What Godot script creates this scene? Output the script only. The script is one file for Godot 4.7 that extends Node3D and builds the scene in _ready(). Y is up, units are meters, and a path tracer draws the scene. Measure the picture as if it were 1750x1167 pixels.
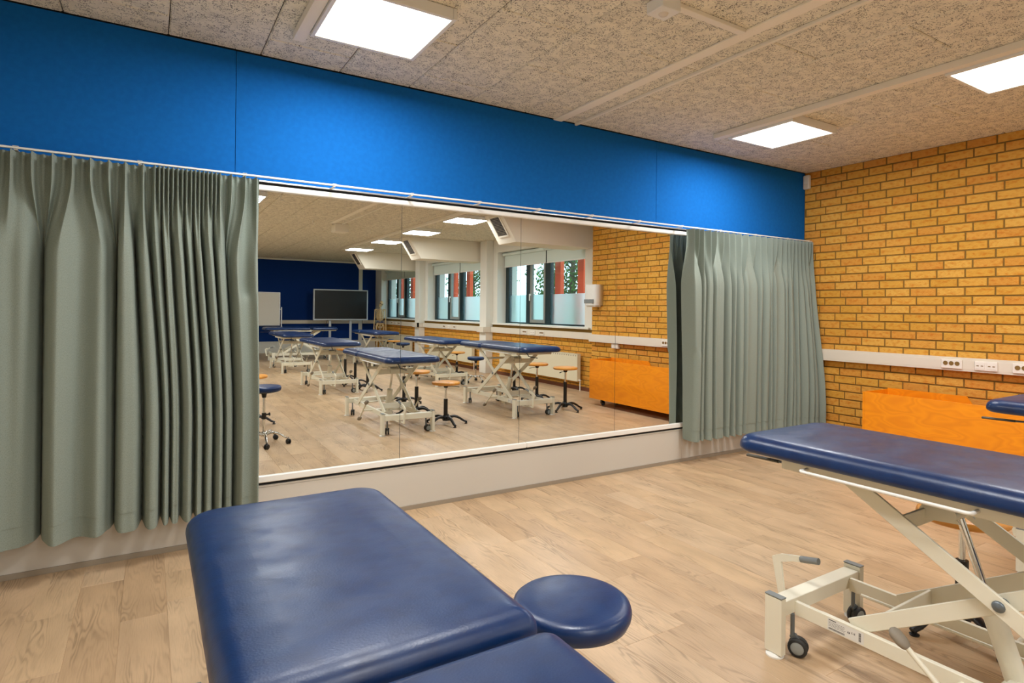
extends Node3D
# A physiotherapy practice room: mirror wall at z = 0, yellow brick wall at x = 0, windows beyond it, blue wall at the far end.
# Metres, y up. Positions were read from the photograph with the camera below (floor, wall and mirror contacts).

const CEIL := 3.0
const BACK := 15.95
const WEST := -7.3
const WINX := 0.38

var mats := {}
var rng := RandomNumberGenerator.new()
var used_names := {}


# ------------------------------------------------------------------ mesh builder
class MB:
	var v := PackedVector3Array()
	var n := PackedVector3Array()
	var uv := PackedVector2Array()

	func tri(a, b, c, na, nb, nc, ua = Vector2.ZERO, ub = Vector2.ZERO, uc = Vector2.ZERO):
		if (b - a).cross(c - a).dot(na + nb + nc) > 0.0:
			v.append(a); v.append(c); v.append(b)
			n.append(na); n.append(nc); n.append(nb)
			uv.append(ua); uv.append(uc); uv.append(ub)
		else:
			v.append(a); v.append(b); v.append(c)
			n.append(na); n.append(nb); n.append(nc)
			uv.append(ua); uv.append(ub); uv.append(uc)

	func quad(a, b, c, d, nn, ua = Vector2.ZERO, ub = Vector2.ZERO, uc = Vector2.ZERO, ud = Vector2.ZERO):
		tri(a, b, c, nn, nn, nn, ua, ub, uc)
		tri(a, c, d, nn, nn, nn, ua, uc, ud)

	func quad4(a, b, c, d, na, nb, nc, nd):
		tri(a, b, c, na, nb, nc)
		tri(a, c, d, na, nc, nd)

	# box centred on xf.origin with rounded-looking chamfers
	func box(xf: Transform3D, size: Vector3, bev := 0.0):
		var h: Vector3 = size * 0.5
		var b: float = minf(bev, minf(h.x, minf(h.y, h.z)) * 0.9)
		var ax := [Vector3.RIGHT, Vector3.UP, Vector3.BACK]
		var pt := func(axis: int, s: Vector3) -> Vector3:
			var p := Vector3(s.x * (h.x - b), s.y * (h.y - b), s.z * (h.z - b))
			p[axis] = s[axis] * h[axis]
			return xf * p
		for axis in 3:
			var u: int = (axis + 1) % 3
			var w: int = (axis + 2) % 3
			for s in [-1.0, 1.0]:
				var c := []
				for q in [[-1.0, -1.0], [1.0, -1.0], [1.0, 1.0], [-1.0, 1.0]]:
					var sv := Vector3.ZERO
					sv[axis] = s
					sv[u] = q[0]
					sv[w] = q[1]
					c.append(pt.call(axis, sv))
				var nn: Vector3 = (xf.basis * (ax[axis] * s)).normalized()
				quad(c[0], c[1], c[2], c[3], nn)
		if b <= 0.0:
			return
		for axis in 3:
			var u: int = (axis + 1) % 3
			var w: int = (axis + 2) % 3
			for su in [-1.0, 1.0]:
				for sw in [-1.0, 1.0]:
					var lo := Vector3.ZERO
					lo[axis] = -1.0
					lo[u] = su
					lo[w] = sw
					var hi := lo
					hi[axis] = 1.0
					var nu: Vector3 = (xf.basis * (ax[u] * su)).normalized()
					var nw: Vector3 = (xf.basis * (ax[w] * sw)).normalized()
					quad4(pt.call(u, lo), pt.call(u, hi), pt.call(w, hi), pt.call(w, lo), nu, nu, nw, nw)
		for sx in [-1.0, 1.0]:
			for sy in [-1.0, 1.0]:
				for sz in [-1.0, 1.0]:
					var s := Vector3(sx, sy, sz)
					tri(pt.call(0, s), pt.call(1, s), pt.call(2, s), xf.basis * Vector3(sx, 0, 0), xf.basis * Vector3(0, sy, 0), xf.basis * Vector3(0, 0, sz))

	# box given by two corners
	func bx(lo: Vector3, hi: Vector3, bev := 0.0):
		box(Transform3D(Basis(), (lo + hi) * 0.5), (hi - lo).abs(), bev)

	# bar of rectangular section from a to b
	func bar(a: Vector3, b: Vector3, wide: float, tall: float, bev := 0.0, up := Vector3.UP):
		var f: Vector3 = (b - a).normalized()
		var side: Vector3 = up.cross(f)
		if side.length() < 0.01:
			side = Vector3.RIGHT.cross(f)
		side = side.normalized()
		var t: Vector3 = f.cross(side).normalized()
		box(Transform3D(Basis(side, t, f), (a + b) * 0.5), Vector3(wide, tall, (b - a).length()), bev)

	# smooth skin through rows of points
	func loft(rows: Array, closed: bool, cap0 := false, cap1 := false, tile := Vector2.ONE):
		var nr: int = rows.size()
		var nc: int = rows[0].size()
		var acc := []
		for i in nr:
			var line := PackedVector3Array()
			line.resize(nc)
			acc.append(line)
		var jn: int = nc if closed else nc - 1
		for i in nr - 1:
			for j in jn:
				var k: int = (j + 1) % nc
				var f: Vector3 = (rows[i + 1][j] - rows[i][k]).cross(rows[i + 1][k] - rows[i][j])
				acc[i][j] += f; acc[i][k] += f; acc[i + 1][j] += f; acc[i + 1][k] += f
		var mid := Vector3.ZERO
		for i in nr:
			for j in nc:
				mid += rows[i][j]
		mid /= float(nr * nc)
		var turn := 0.0
		if closed:
			for i in nr:
				var c := Vector3.ZERO
				for j in nc:
					c += rows[i][j]
				c /= float(nc)
				for j in nc:
					turn += acc[i][j].dot(rows[i][j] - c)
		var sg: float = -1.0 if turn < 0.0 else 1.0
		for i in nr:
			for j in nc:
				acc[i][j] = (acc[i][j] * sg).normalized() if acc[i][j].length_squared() > 1e-20 else Vector3.UP
		for i in nr - 1:
			for j in jn:
				var k: int = (j + 1) % nc
				var a: Vector3 = rows[i][j]; var b: Vector3 = rows[i][k]; var c: Vector3 = rows[i + 1][k]; var d: Vector3 = rows[i + 1][j]
				var u0: float = float(j) / jn * tile.x; var u1: float = float(j + 1) / jn * tile.x
				var v0: float = float(i) / (nr - 1) * tile.y; var v1: float = float(i + 1) / (nr - 1) * tile.y
				tri(a, b, c, acc[i][j], acc[i][k], acc[i + 1][k], Vector2(u0, v0), Vector2(u1, v0), Vector2(u1, v1))
				tri(a, c, d, acc[i][j], acc[i + 1][k], acc[i + 1][j], Vector2(u0, v0), Vector2(u1, v1), Vector2(u0, v1))
		for e in [[cap0, 0, 1], [cap1, nr - 1, nr - 2]]:
			if e[0]:
				var r = rows[e[1]]
				var c := Vector3.ZERO
				var c2 := Vector3.ZERO
				for j in nc:
					c += r[j]
					c2 += rows[e[2]][j]
				c /= float(nc); c2 /= float(nc)
				var nn := Vector3.ZERO
				for j in nc:
					nn += (r[j] - c).cross(r[(j + 1) % nc] - c)
				nn = nn.normalized()
				var away: Vector3 = c - c2
				if away.length() < 1e-6:
					away = c - mid
				if nn.dot(away) < 0.0:
					nn = -nn
				for j in nc:
					tri(c, r[j], r[(j + 1) % nc], nn, nn, nn)

	func tube(pts: Array, radius, seg := 10, flat := 1.0, caps := true):
		var rows := []
		var f0: Vector3 = (pts[1] - pts[0]).normalized()
		var side: Vector3 = Vector3.UP.cross(f0)
		if side.length() < 0.1:
			side = Vector3.RIGHT.cross(f0)
		side = side.normalized()
		for i in pts.size():
			var f: Vector3
			if i == 0:
				f = f0
			elif i == pts.size() - 1:
				f = (pts[i] - pts[i - 1]).normalized()
			else:
				f = ((pts[i] - pts[i - 1]).normalized() + (pts[i + 1] - pts[i]).normalized()).normalized()
			side = (side - f * side.dot(f)).normalized()
			var t: Vector3 = f.cross(side)
			var r: float = radius if radius is float else radius[i]
			var row := PackedVector3Array()
			for j in seg:
				var a: float = TAU * j / seg
				row.append(pts[i] + side * cos(a) * r + t * sin(a) * r * flat)
			rows.append(row)
		loft(rows, true, caps, caps)

	# turned shape: profile of (radius, height), sharp where it bends sharply
	func lathe(prof: Array, seg := 20, xf := Transform3D()):
		var m: int = prof.size()
		var sn := []
		for i in m - 1:
			var d: Vector2 = prof[i + 1] - prof[i]
			sn.append(Vector2(d.y, -d.x).normalized())
		for i in m - 1:
			var n0: Vector2 = sn[i]
			var n1: Vector2 = sn[i]
			if i > 0 and sn[i - 1].dot(sn[i]) > 0.6:
				n0 = (sn[i - 1] + sn[i]).normalized()
			if i < m - 2 and sn[i + 1].dot(sn[i]) > 0.6:
				n1 = (sn[i + 1] + sn[i]).normalized()
			for j in seg:
				var a: float = TAU * j / seg
				var b: float = TAU * (j + 1) / seg
				var ca := Vector3(cos(a), 0, sin(a)); var cb := Vector3(cos(b), 0, sin(b))
				var p0: Vector3 = xf * (ca * prof[i].x + Vector3.UP * prof[i].y)
				var p1: Vector3 = xf * (cb * prof[i].x + Vector3.UP * prof[i].y)
				var p2: Vector3 = xf * (cb * prof[i + 1].x + Vector3.UP * prof[i + 1].y)
				var p3: Vector3 = xf * (ca * prof[i + 1].x + Vector3.UP * prof[i + 1].y)
				var B: Basis = xf.basis
				var q0: Vector3 = (B * (ca * n0.x + Vector3.UP * n0.y)).normalized(); var q1: Vector3 = (B * (cb * n0.x + Vector3.UP * n0.y)).normalized()
				var q2: Vector3 = (B * (cb * n1.x + Vector3.UP * n1.y)).normalized(); var q3: Vector3 = (B * (ca * n1.x + Vector3.UP * n1.y)).normalized()
				if prof[i].x > 1e-5:
					tri(p0, p1, p2, q0, q1, q2)
				if prof[i + 1].x > 1e-5:
					tri(p0, p2, p3, q0, q2, q3)

	# polygon in local xy pushed along local z by depth (centred)
	func prism(poly: PackedVector2Array, depth: float, xf := Transform3D()):
		var idx := Geometry2D.triangulate_polygon(poly)
		var zf := Vector3(0, 0, depth * 0.5)
		var nz: Vector3 = (xf.basis * Vector3.BACK).normalized()
		for i in range(0, idx.size(), 3):
			var a := Vector3(poly[idx[i]].x, poly[idx[i]].y, 0); var b := Vector3(poly[idx[i + 1]].x, poly[idx[i + 1]].y, 0); var c := Vector3(poly[idx[i + 2]].x, poly[idx[i + 2]].y, 0)
			tri(xf * (a + zf), xf * (b + zf), xf * (c + zf), nz, nz, nz)
			tri(xf * (a - zf), xf * (b - zf), xf * (c - zf), -nz, -nz, -nz)
		var cw: float = 1.0 if Geometry2D.is_polygon_clockwise(poly) else -1.0
		for i in poly.size():
			var a := Vector3(poly[i].x, poly[i].y, 0)
			var q: Vector2 = poly[(i + 1) % poly.size()]
			var b := Vector3(q.x, q.y, 0)
			var e: Vector3 = b - a
			var nn: Vector3 = (xf.basis * (Vector3(-e.y, e.x, 0) * cw)).normalized()
			quad(xf * (a - zf), xf * (b - zf), xf * (b + zf), xf * (a + zf), nn)

	# upholstered slab: rounded plan, rolled edges, origin at the middle of its underside
	func cushion(w: float, l: float, t: float, rp: float, re: float, xf := Transform3D(), crown := 0.004, rp_far := -1.0, k := 7):
		var rows := []
		# tucked underside, widest low down, then a long soft roll on to the flat top (re = how far it reaches in)
		var yw: float = t * 0.30
		var prof := [[re * 0.48, 0.0], [re * 0.26, t * 0.03], [re * 0.10, t * 0.12], [re * 0.02, t * 0.21], [0.0, yw]]
		for i in range(1, 10):
			var a: float = PI * 0.5 * i / 9.0
			prof.append([re * (1.0 - pow(cos(a), 0.9)), yw + (t - yw) * pow(sin(a), 0.9)])
		prof.append([re + 0.03, t + crown * 0.6])
		prof.append([re + 0.08, t + crown])
		for p in prof:
			var row := PackedVector3Array()
			var hw: float = w * 0.5 - p[0]
			var hl: float = l * 0.5 - p[0]
			for c in 4:
				var r: float = clampf((rp_far if rp_far >= 0.0 and c < 2 else rp) - p[0] * 0.7, 0.012, minf(hw, hl))
				var cx: float = (hw - r) * (1.0 if c == 0 or c == 3 else -1.0)
				var cz: float = (hl - r) * (1.0 if c < 2 else -1.0)
				for i in k + 1:
					var a: float = PI * 0.5 * c + PI * 0.5 * i / k
					row.append(xf * Vector3(cx + r * cos(a), p[1], cz + r * sin(a)))
			rows.append(row)
		loft(rows, true, true, true)

	func mesh() -> ArrayMesh:
		var a := []
		a.resize(Mesh.ARRAY_MAX)
		a[Mesh.ARRAY_VERTEX] = v
		a[Mesh.ARRAY_NORMAL] = n
		a[Mesh.ARRAY_TEX_UV] = uv
		var m := ArrayMesh.new()
		m.add_surface_from_arrays(Mesh.PRIMITIVE_TRIANGLES, a)
		return m


# ------------------------------------------------------------------ scene tree helpers
func numbered(called: String) -> String:
	var k: int = used_names.get(called, -1) + 1
	used_names[called] = k
	return called if k == 0 else "%s_%03d" % [called, k]

func meta(o: Node, label: String, category: String, group := "", kind := ""):
	if label: o.set_meta("label", label)
	if category: o.set_meta("category", category)
	if group: o.set_meta("group", group)
	if kind: o.set_meta("kind", kind)
	return o

func thing(called: String, label: String, category: String, at := Vector3.ZERO, turn := 0.0, group := "", kind := "") -> Node3D:
	var o := Node3D.new()
	o.name = numbered(called)
	add_child(o)
	o.position = at
	o.rotation.y = turn
	meta(o, label, category, group, kind)
	return o

func part(called: String, mb, m: Material, parent: Node3D, kind := "") -> MeshInstance3D:
	var o := MeshInstance3D.new()
	o.name = called
	o.mesh = mb.mesh() if mb is MB else mb
	o.material_override = m
	parent.add_child(o, true)
	if kind: o.set_meta("kind", kind)
	return o

func single(called: String, mb, m: Material, label: String, category: String, group := "", kind := "") -> MeshInstance3D:
	var o := MeshInstance3D.new()
	o.name = numbered(called)
	o.mesh = mb.mesh() if mb is MB else mb
	o.material_override = m
	add_child(o)
	meta(o, label, category, group, kind)
	return o

func T(x: float, y: float, z: float) -> Transform3D:
	return Transform3D(Basis(), Vector3(x, y, z))


# ------------------------------------------------------------------ materials
func c8(r: float, g: float, b: float) -> Color:
	return Color(r / 255.0, g / 255.0, b / 255.0)

func plain(called: String, c: Color, rough := 0.6, metal := 0.0, spec := 0.5) -> StandardMaterial3D:
	var m := StandardMaterial3D.new()
	m.resource_name = called
	m.albedo_color = c
	m.roughness = rough
	m.metallic = metal
	m.metallic_specular = spec
	mats[called] = m
	return m

func noise_tex(freq: float, ramp: Array, sd: int, size := 512, octaves := 4, kind := FastNoiseLite.TYPE_SIMPLEX_SMOOTH, as_normal := false, bump := 4.0) -> NoiseTexture2D:
	var f := FastNoiseLite.new()
	f.seed = sd
	f.frequency = freq
	f.noise_type = kind
	f.fractal_octaves = octaves
	var t := NoiseTexture2D.new()
	t.width = size
	t.height = size
	t.seamless = true
	t.generate_mipmaps = false
	t.noise = f
	if as_normal:
		t.as_normal_map = true
		t.bump_strength = bump
	elif ramp:
		var g := Gradient.new()
		var offs := PackedFloat32Array()
		var cols := PackedColorArray()
		for e in ramp:
			offs.append(e[0]); cols.append(e[1])
		g.offsets = offs
		g.colors = cols
		t.color_ramp = g
	return t

func tri_tex(m: StandardMaterial3D, scale: Vector3, world := true):
	m.uv1_triplanar = true
	m.uv1_world_triplanar = world
	m.uv1_scale = scale
	m.uv1_triplanar_sharpness = 8.0

# oak print of the vinyl planks: u runs along the plank (2.4 m), v across (0.75 m)
func oak_image() -> Image:
	var w := 1024; var h := 512
	var n1 := FastNoiseLite.new(); n1.seed = 5; n1.frequency = 1.0; n1.fractal_octaves = 3; n1.noise_type = FastNoiseLite.TYPE_SIMPLEX_SMOOTH
	var n2 := FastNoiseLite.new(); n2.seed = 9; n2.frequency = 1.0; n2.fractal_octaves = 2; n2.noise_type = FastNoiseLite.TYPE_SIMPLEX_SMOOTH
	var data := PackedByteArray()
	data.resize(w * h * 3)
	var k := 0
	for y in h:
		for x in w:
			var u: float = float(x) / w * 2.4
			var v: float = float(y) / h * 0.75
			var big: float = n1.get_noise_2d(u * 1.0, v * 7.0)
			var ring: float = 0.5 + 0.5 * sin((v * 9.0 + big * 2.2) * 13.0)
			ring = pow(ring, 2.2)
			var pore: float = n2.get_noise_2d(u * 9.0, v * 260.0)
			var mott: float = n2.get_noise_2d(u * 2.2 + 40.0, v * 5.0)
			var s: float = 0.88 - 0.155 * ring * clampf(0.30 + 1.1 * n2.get_noise_2d(u * 1.3 + 9.0, v * 7.0), 0.0, 1.0) - 0.07 * maxf(pore, 0.0) + 0.06 * mott
			data[k] = int(clampf(228.0 * s + 6.0, 0, 255))
			data[k + 1] = int(clampf((203.0 * s - 2.5), 0, 255))
			data[k + 2] = int(clampf((172.0 * s - 12.0), 0, 255))
			k += 3
	return Image.create_from_data(w, h, false, Image.FORMAT_RGB8, data)

# matted strands of a wood-wool ceiling board, one metre square
func strand_image() -> Image:
	var s := 1024
	var g := PackedFloat32Array()
	g.resize(s * s)
	g.fill(0.90)
	var r := RandomNumberGenerator.new()
	r.seed = 77
	for i in 46000:
		var x: float = r.randf() * s
		var y: float = r.randf() * s
		var a: float = r.randf() * TAU
		var bend: float = r.randf_range(-0.16, 0.16)
		var tone: float = r.randf_range(0.88, 1.0)
		for j in r.randi_range(10, 26):
			var p: int = (int(y) & 1023) * s + (int(x) & 1023)
			g[p] = lerpf(g[p], tone, 0.75)
			x += cos(a); y += sin(a); a += bend
	# dark pits between the strands
	var clump := FastNoiseLite.new(); clump.seed = 6; clump.frequency = 0.012; clump.fractal_octaves = 2
	for i in 15000:
		var x: float = r.randf() * s
		var y: float = r.randf() * s
		if clump.get_noise_2d(x, y) + r.randf_range(-0.5, 0.5) < 0.0:
			continue
		var a: float = r.randf() * TAU
		var tone: float = r.randf_range(0.25, 0.6)
		for j in r.randi_range(4, 11):
			for q in 4:
				var p: int = ((int(y) + q / 2) & 1023) * s + ((int(x) + q % 2) & 1023)
				g[p] = lerpf(g[p], tone, 0.8)
			x += cos(a); y += sin(a); a += 0.12
	var soft := FastNoiseLite.new(); soft.seed = 3; soft.frequency = 0.006; soft.fractal_octaves = 3
	var data := PackedByteArray()
	data.resize(s * s * 3)
	for i in s * s:
		var t: float = g[i] * (1.0 + 0.06 * soft.get_noise_2d(i % s, i / s))
		data[i * 3] = int(clampf(t * 255.0, 0, 255))
		data[i * 3 + 1] = int(clampf(t * 252.0, 0, 255))
		data[i * 3 + 2] = int(clampf(t * 244.0, 0, 255))
	return Image.create_from_data(s, s, false, Image.FORMAT_RGB8, data)

# rating plate of a treatment table: rows of small print, symbols and a bar code, too small to read
func plate_image() -> Image:
	var im := Image.create(256, 96, false, Image.FORMAT_RGB8)
	im.fill(c8(226, 224, 216))
	var r := RandomNumberGenerator.new()
	r.seed = 4
	var ink := c8(52, 50, 48)
	im.fill_rect(Rect2i(8, 8, 54, 7), ink)
	for row in 5:
		var x := 8
		while x < 120:
			var w: int = r.randi_range(3, 11)
			im.fill_rect(Rect2i(x, 24 + row * 9, w, 3), ink)
			x += w + r.randi_range(2, 5)
	im.fill_rect(Rect2i(8, 74, 116, 14), ink)
	for x in range(10, 122, 5):
		im.fill_rect(Rect2i(x, 75, 2, 12), c8(226, 224, 216))
	for y in range(-9, 10):
		for x in range(-9, 10):
			if x * x + y * y < 80:
				im.set_pixel(152 + x, 48 + y, ink)
	im.fill_rect(Rect2i(150, 40, 4, 15), c8(226, 224, 216))
	im.fill_rect(Rect2i(172, 34, 10, 3), ink); im.fill_rect(Rect2i(172, 34, 3, 14), ink); im.fill_rect(Rect2i(172, 45, 10, 3), ink)
	im.fill_rect(Rect2i(188, 34, 10, 3), ink); im.fill_rect(Rect2i(188, 34, 3, 14), ink); im.fill_rect(Rect2i(188, 40, 8, 3), ink); im.fill_rect(Rect2i(188, 45, 10, 3), ink)
	im.fill_rect(Rect2i(222, 14, 16, 68), ink)
	for y in range(18, 80, 4):
		im.fill_rect(Rect2i(222, y, 16, 1 + r.randi_range(0, 1)), c8(226, 224, 216))
	return im

func make_materials():
	# the vinyl floor
	var oak := plain("oak_vinyl", c8(243, 242, 240), 0.46)
	oak.albedo_texture = ImageTexture.create_from_image(oak_image())
	oak.roughness = 0.40
	var tints := [c8(247, 248, 250), c8(243, 242, 240), c8(238, 236, 235), c8(247, 245, 241), c8(233, 229, 225)]
	for i in 5:
		var om: StandardMaterial3D = oak.duplicate()
		om.resource_name = "oak_vinyl_%d" % i
		om.albedo_color = tints[i]
		mats["oak_%d" % i] = om
	# wood-wool ceiling
	var strand := ImageTexture.create_from_image(strand_image())
	var wool := plain("wood_wool", c8(255, 250, 234), 0.95, 0.0, 0.2)
	wool.albedo_texture = strand
	wool.heightmap_enabled = true
	wool.heightmap_texture = strand
	wool.heightmap_scale = 0.2
	plain("ceiling_gap", c8(70, 58, 42), 0.95)
	# brick
	var clay := noise_tex(0.011, [[0.0, c8(236, 196, 150)], [0.36, c8(248, 236, 214)], [0.6, c8(255, 250, 238)], [0.84, c8(250, 238, 214)], [1.0, c8(240, 196, 150)]], 21, 512, 4)
	var grain := noise_tex(0.05, [], 22, 512, 4, FastNoiseLite.TYPE_SIMPLEX_SMOOTH)
	var tones := [c8(218, 166, 74), c8(222, 170, 80), c8(214, 162, 70), c8(220, 164, 78), c8(216, 156, 72), c8(224, 174, 86)]
	for i in tones.size():
		var m := plain("brick_%d" % i, tones[i], 0.85, 0.0, 0.3)
		m.albedo_texture = clay
		tri_tex(m, Vector3(1.7 + 0.13 * i, 3.6, 1.7 + 0.13 * i))
		m.uv1_offset = Vector3(0.17 * i, 0.31 * i, 0.23 * i)
		m.heightmap_enabled = true
		m.heightmap_texture = grain
		m.heightmap_scale = 0.18
	plain("mortar", c8(134, 104, 52), 0.95, 0.0, 0.2)
	# felt and painted walls
	var felt := plain("blue_felt", c8(20, 104, 184), 0.92, 0.0, 0.25)
	felt.albedo_texture = noise_tex(0.03, [[0.0, c8(236, 238, 240)], [0.5, c8(247, 247, 247)], [1.0, c8(255, 255, 255)]], 31, 512, 5)
	tri_tex(felt, Vector3(1.4, 1.4, 1.4))
	var bp := plain("blue_paint", c8(6, 50, 118), 0.8, 0.0, 0.3)
	plain("lower_panel", c8(200, 194, 182), 0.55)
	plain("white_paint", c8(232, 228, 216), 0.6)
	plain("white_metal", c8(236, 234, 226), 0.35)
	plain("plaster", c8(222, 214, 198), 0.8)
	plain("skirting", c8(150, 138, 120), 0.5)
	plain("brown_skirting", c8(112, 62, 34), 0.6)
	plain("trunk_plastic", c8(228, 218, 200), 0.45)
	plain("socket_plastic", c8(240, 232, 220), 0.35)
	plain("brass_dark", c8(140, 108, 56), 0.5, 0.3)
	plain("black", c8(14, 14, 14), 0.6)
	plain("wood_cover", c8(246, 238, 220), 0.8)
	plain("duct_white", c8(242, 234, 216), 0.55)
	# mirror
	var mir := plain("mirror", Color(0.93, 0.945, 0.94), 0.0, 1.0)
	mir.roughness = 0.0
	plain("mirror_edge", c8(60, 66, 64), 0.3)
	plain("aluminium", c8(200, 200, 198), 0.35, 0.85)
	# fabric
	var cur := plain("curtain", c8(144, 154, 144), 0.92, 0.0, 0.2)
	cur.albedo_texture = noise_tex(0.09, [[0.0, c8(214, 214, 210)], [0.5, c8(240, 240, 238)], [1.0, c8(255, 255, 252)]], 41, 512, 3)
	tri_tex(cur, Vector3(5.0, 2.4, 5.0))
	cur.rim_enabled = true
	cur.rim = 0.25
	cur.rim_tint = 0.6
	plain("curtain_thread", c8(176, 186, 172), 0.9)
	plain("blind", c8(222, 232, 222), 0.8)
	mats.blind.backlight_enabled = true
	mats.blind.backlight = Color(0.35, 0.38, 0.36)
	# furniture
	var vin := plain("navy_vinyl", c8(4, 43, 90), 0.36, 0.0, 0.5)
	vin.roughness = 1.0
	vin.roughness_texture = noise_tex(0.012, [[0.0, Color(0.30, 0.30, 0.30)], [0.5, Color(0.36, 0.36, 0.36)], [1.0, Color(0.46, 0.46, 0.46)]], 51, 256, 4)
	vin.albedo_texture = noise_tex(0.02, [[0.0, c8(200, 206, 216)], [0.45, c8(236, 238, 242)], [0.7, c8(250, 250, 250)], [1.0, c8(255, 255, 250)]], 54, 256, 4)
	tri_tex(vin, Vector3(2.0, 2.0, 2.6), false)
	vin.heightmap_enabled = true
	vin.heightmap_texture = noise_tex(0.16, [], 53, 512, 2, FastNoiseLite.TYPE_CELLULAR)
	vin.heightmap_scale = 0.02
	plain("cream_metal", c8(232, 226, 204), 0.38)
	plain("grey_plastic", c8(128, 132, 130), 0.5)
	plain("taupe_grip", c8(142, 132, 116), 0.6)
	plain("dark_lever", c8(84, 78, 62), 0.5)
	plain("bolt_grey", c8(110, 118, 122), 0.35, 0.5)
	plain("chrome", c8(225, 225, 222), 0.12, 1.0)
	plain("tyre", c8(40, 40, 38), 0.55)
	plain("hub_grey", c8(150, 154, 150), 0.45)
	plain("black_plastic", c8(22, 21, 20), 0.42)
	var beech := plain("beech", c8(232, 172, 84), 0.4)
	beech.albedo_texture = noise_tex(0.01, [[0.0, c8(220, 196, 160)], [0.5, c8(255, 240, 214)], [1.0, c8(238, 214, 176)]], 61, 256, 4)
	tri_tex(beech, Vector3(3.0, 3.0, 0.6), false)
	var ply := plain("orange_ply", c8(252, 158, 8), 0.42)
	ply.albedo_texture = noise_tex(0.007, [[0.0, c8(236, 214, 190)], [0.3, c8(252, 244, 236)], [0.42, c8(240, 224, 204)], [0.48, c8(253, 246, 238)], [0.55, c8(244, 228, 210)], [0.6, c8(255, 250, 244)], [0.72, c8(242, 226, 208)], [1.0, c8(255, 248, 240)]], 62, 512, 3)
	tri_tex(ply, Vector3(0.45, 0.9, 0.32), true)
	plain("ply_edge", c8(206, 112, 18), 0.6)
	# outside and glass
	var glass := plain("glass", Color(0.95, 1.0, 1.0, 0.06), 0.02)
	glass.transparency = BaseMaterial3D.TRANSPARENCY_ALPHA
	var film := plain("frosted_film", Color(0.95, 1.0, 1.0, 0.02), 0.5)
	film.refraction_enabled = true
	film.refraction_scale = 0.02
	film.transparency = BaseMaterial3D.TRANSPARENCY_ALPHA
	plain("frame_teal", c8(16, 42, 46), 0.4)
	plain("sash_grey", c8(140, 142, 134), 0.4)
	plain("fin_orange", c8(255, 84, 4), 0.6)
	plain("bark", c8(84, 70, 54), 0.9)
	var leaf := plain("leaf", c8(86, 132, 46), 0.7)
	leaf.backlight_enabled = true
	leaf.backlight = c8(120, 160, 50)
	leaf.vertex_color_use_as_albedo = true
	plain("grass", c8(86, 112, 52), 0.95)
	plain("paving", c8(160, 156, 148), 0.9)
	# others
	plain("screen", c8(5, 5, 6), 0.32)
	plain("bezel", c8(196, 200, 204), 0.4)
	plain("whiteboard", c8(206, 200, 186), 0.3)
	plain("bone", c8(218, 186, 136), 0.55)
	plain("blue_strap", c8(26, 50, 110), 0.6)
	plain("radiator", c8(226, 216, 186), 0.4)
	var led := plain("led_diffuser", c8(255, 255, 255), 0.5)
	led.emission_enabled = true
	led.emission = Color(1.0, 0.985, 0.95)
	led.emission_energy_multiplier = 3.0
	var pl := plain("rating_plate", c8(255, 255, 255), 0.4)
	pl.albedo_texture = ImageTexture.create_from_image(plate_image())


# ------------------------------------------------------------------ the scene
const LED_ENERGY := 3.55
const LED_COLOR := Color(0.985, 0.99, 1.0)

func _ready():
	rng.seed = 12345
	# camera: level, lens shifted, on a tripod beside the treatment table
	var cam := Camera3D.new()
	cam.name = "camera"
	add_child(cam)
	cam.transform = Transform3D(Basis(Vector3.UP, -0.5487) * Basis(Vector3.BACK, 0.0107), Vector3(-6.2804, 1.4278, 3.9843))
	cam.near = 0.05
	cam.far = 200.0
	var f := 1014.08
	cam.set_frustum(0.05 * 1167.0 / f, Vector2(0, -0.05 * (583.5 - 530.18) / f), 0.05, 200.0)
	cam.current = true
	# daylight: pale bright overcast sky
	var env := Environment.new()
	var sky := Sky.new()
	var sm := ProceduralSkyMaterial.new()
	sm.sky_top_color = c8(158, 206, 232)
	sm.sky_horizon_color = c8(200, 233, 246)
	sm.ground_horizon_color = c8(170, 178, 168)
	sm.ground_bottom_color = c8(110, 116, 104)
	sm.sun_angle_max = 0.0
	sm.energy_multiplier = 4.2
	sky.sky_material = sm
	env.background_mode = Environment.BG_SKY
	env.sky = sky
	env.tonemap_mode = Environment.TONE_MAPPER_LINEAR
	env.tonemap_exposure = 1.0
	env.sdfgi_enabled = true
	env.ssao_enabled = true
	env.ssil_enabled = true
	var we := WorldEnvironment.new()
	we.name = "environment"
	we.environment = env
	add_child(we)

	make_materials()
	build_lamps()
	build_shell()
	build_ceiling()
	build_floor()
	build_bricks()
	build_windows()
	build_mirror()
	build_curtains()
	build_tables()
	build_stools()
	build_crate()
	build_wall_fittings()
	build_far_end()
	build_outside()


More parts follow.
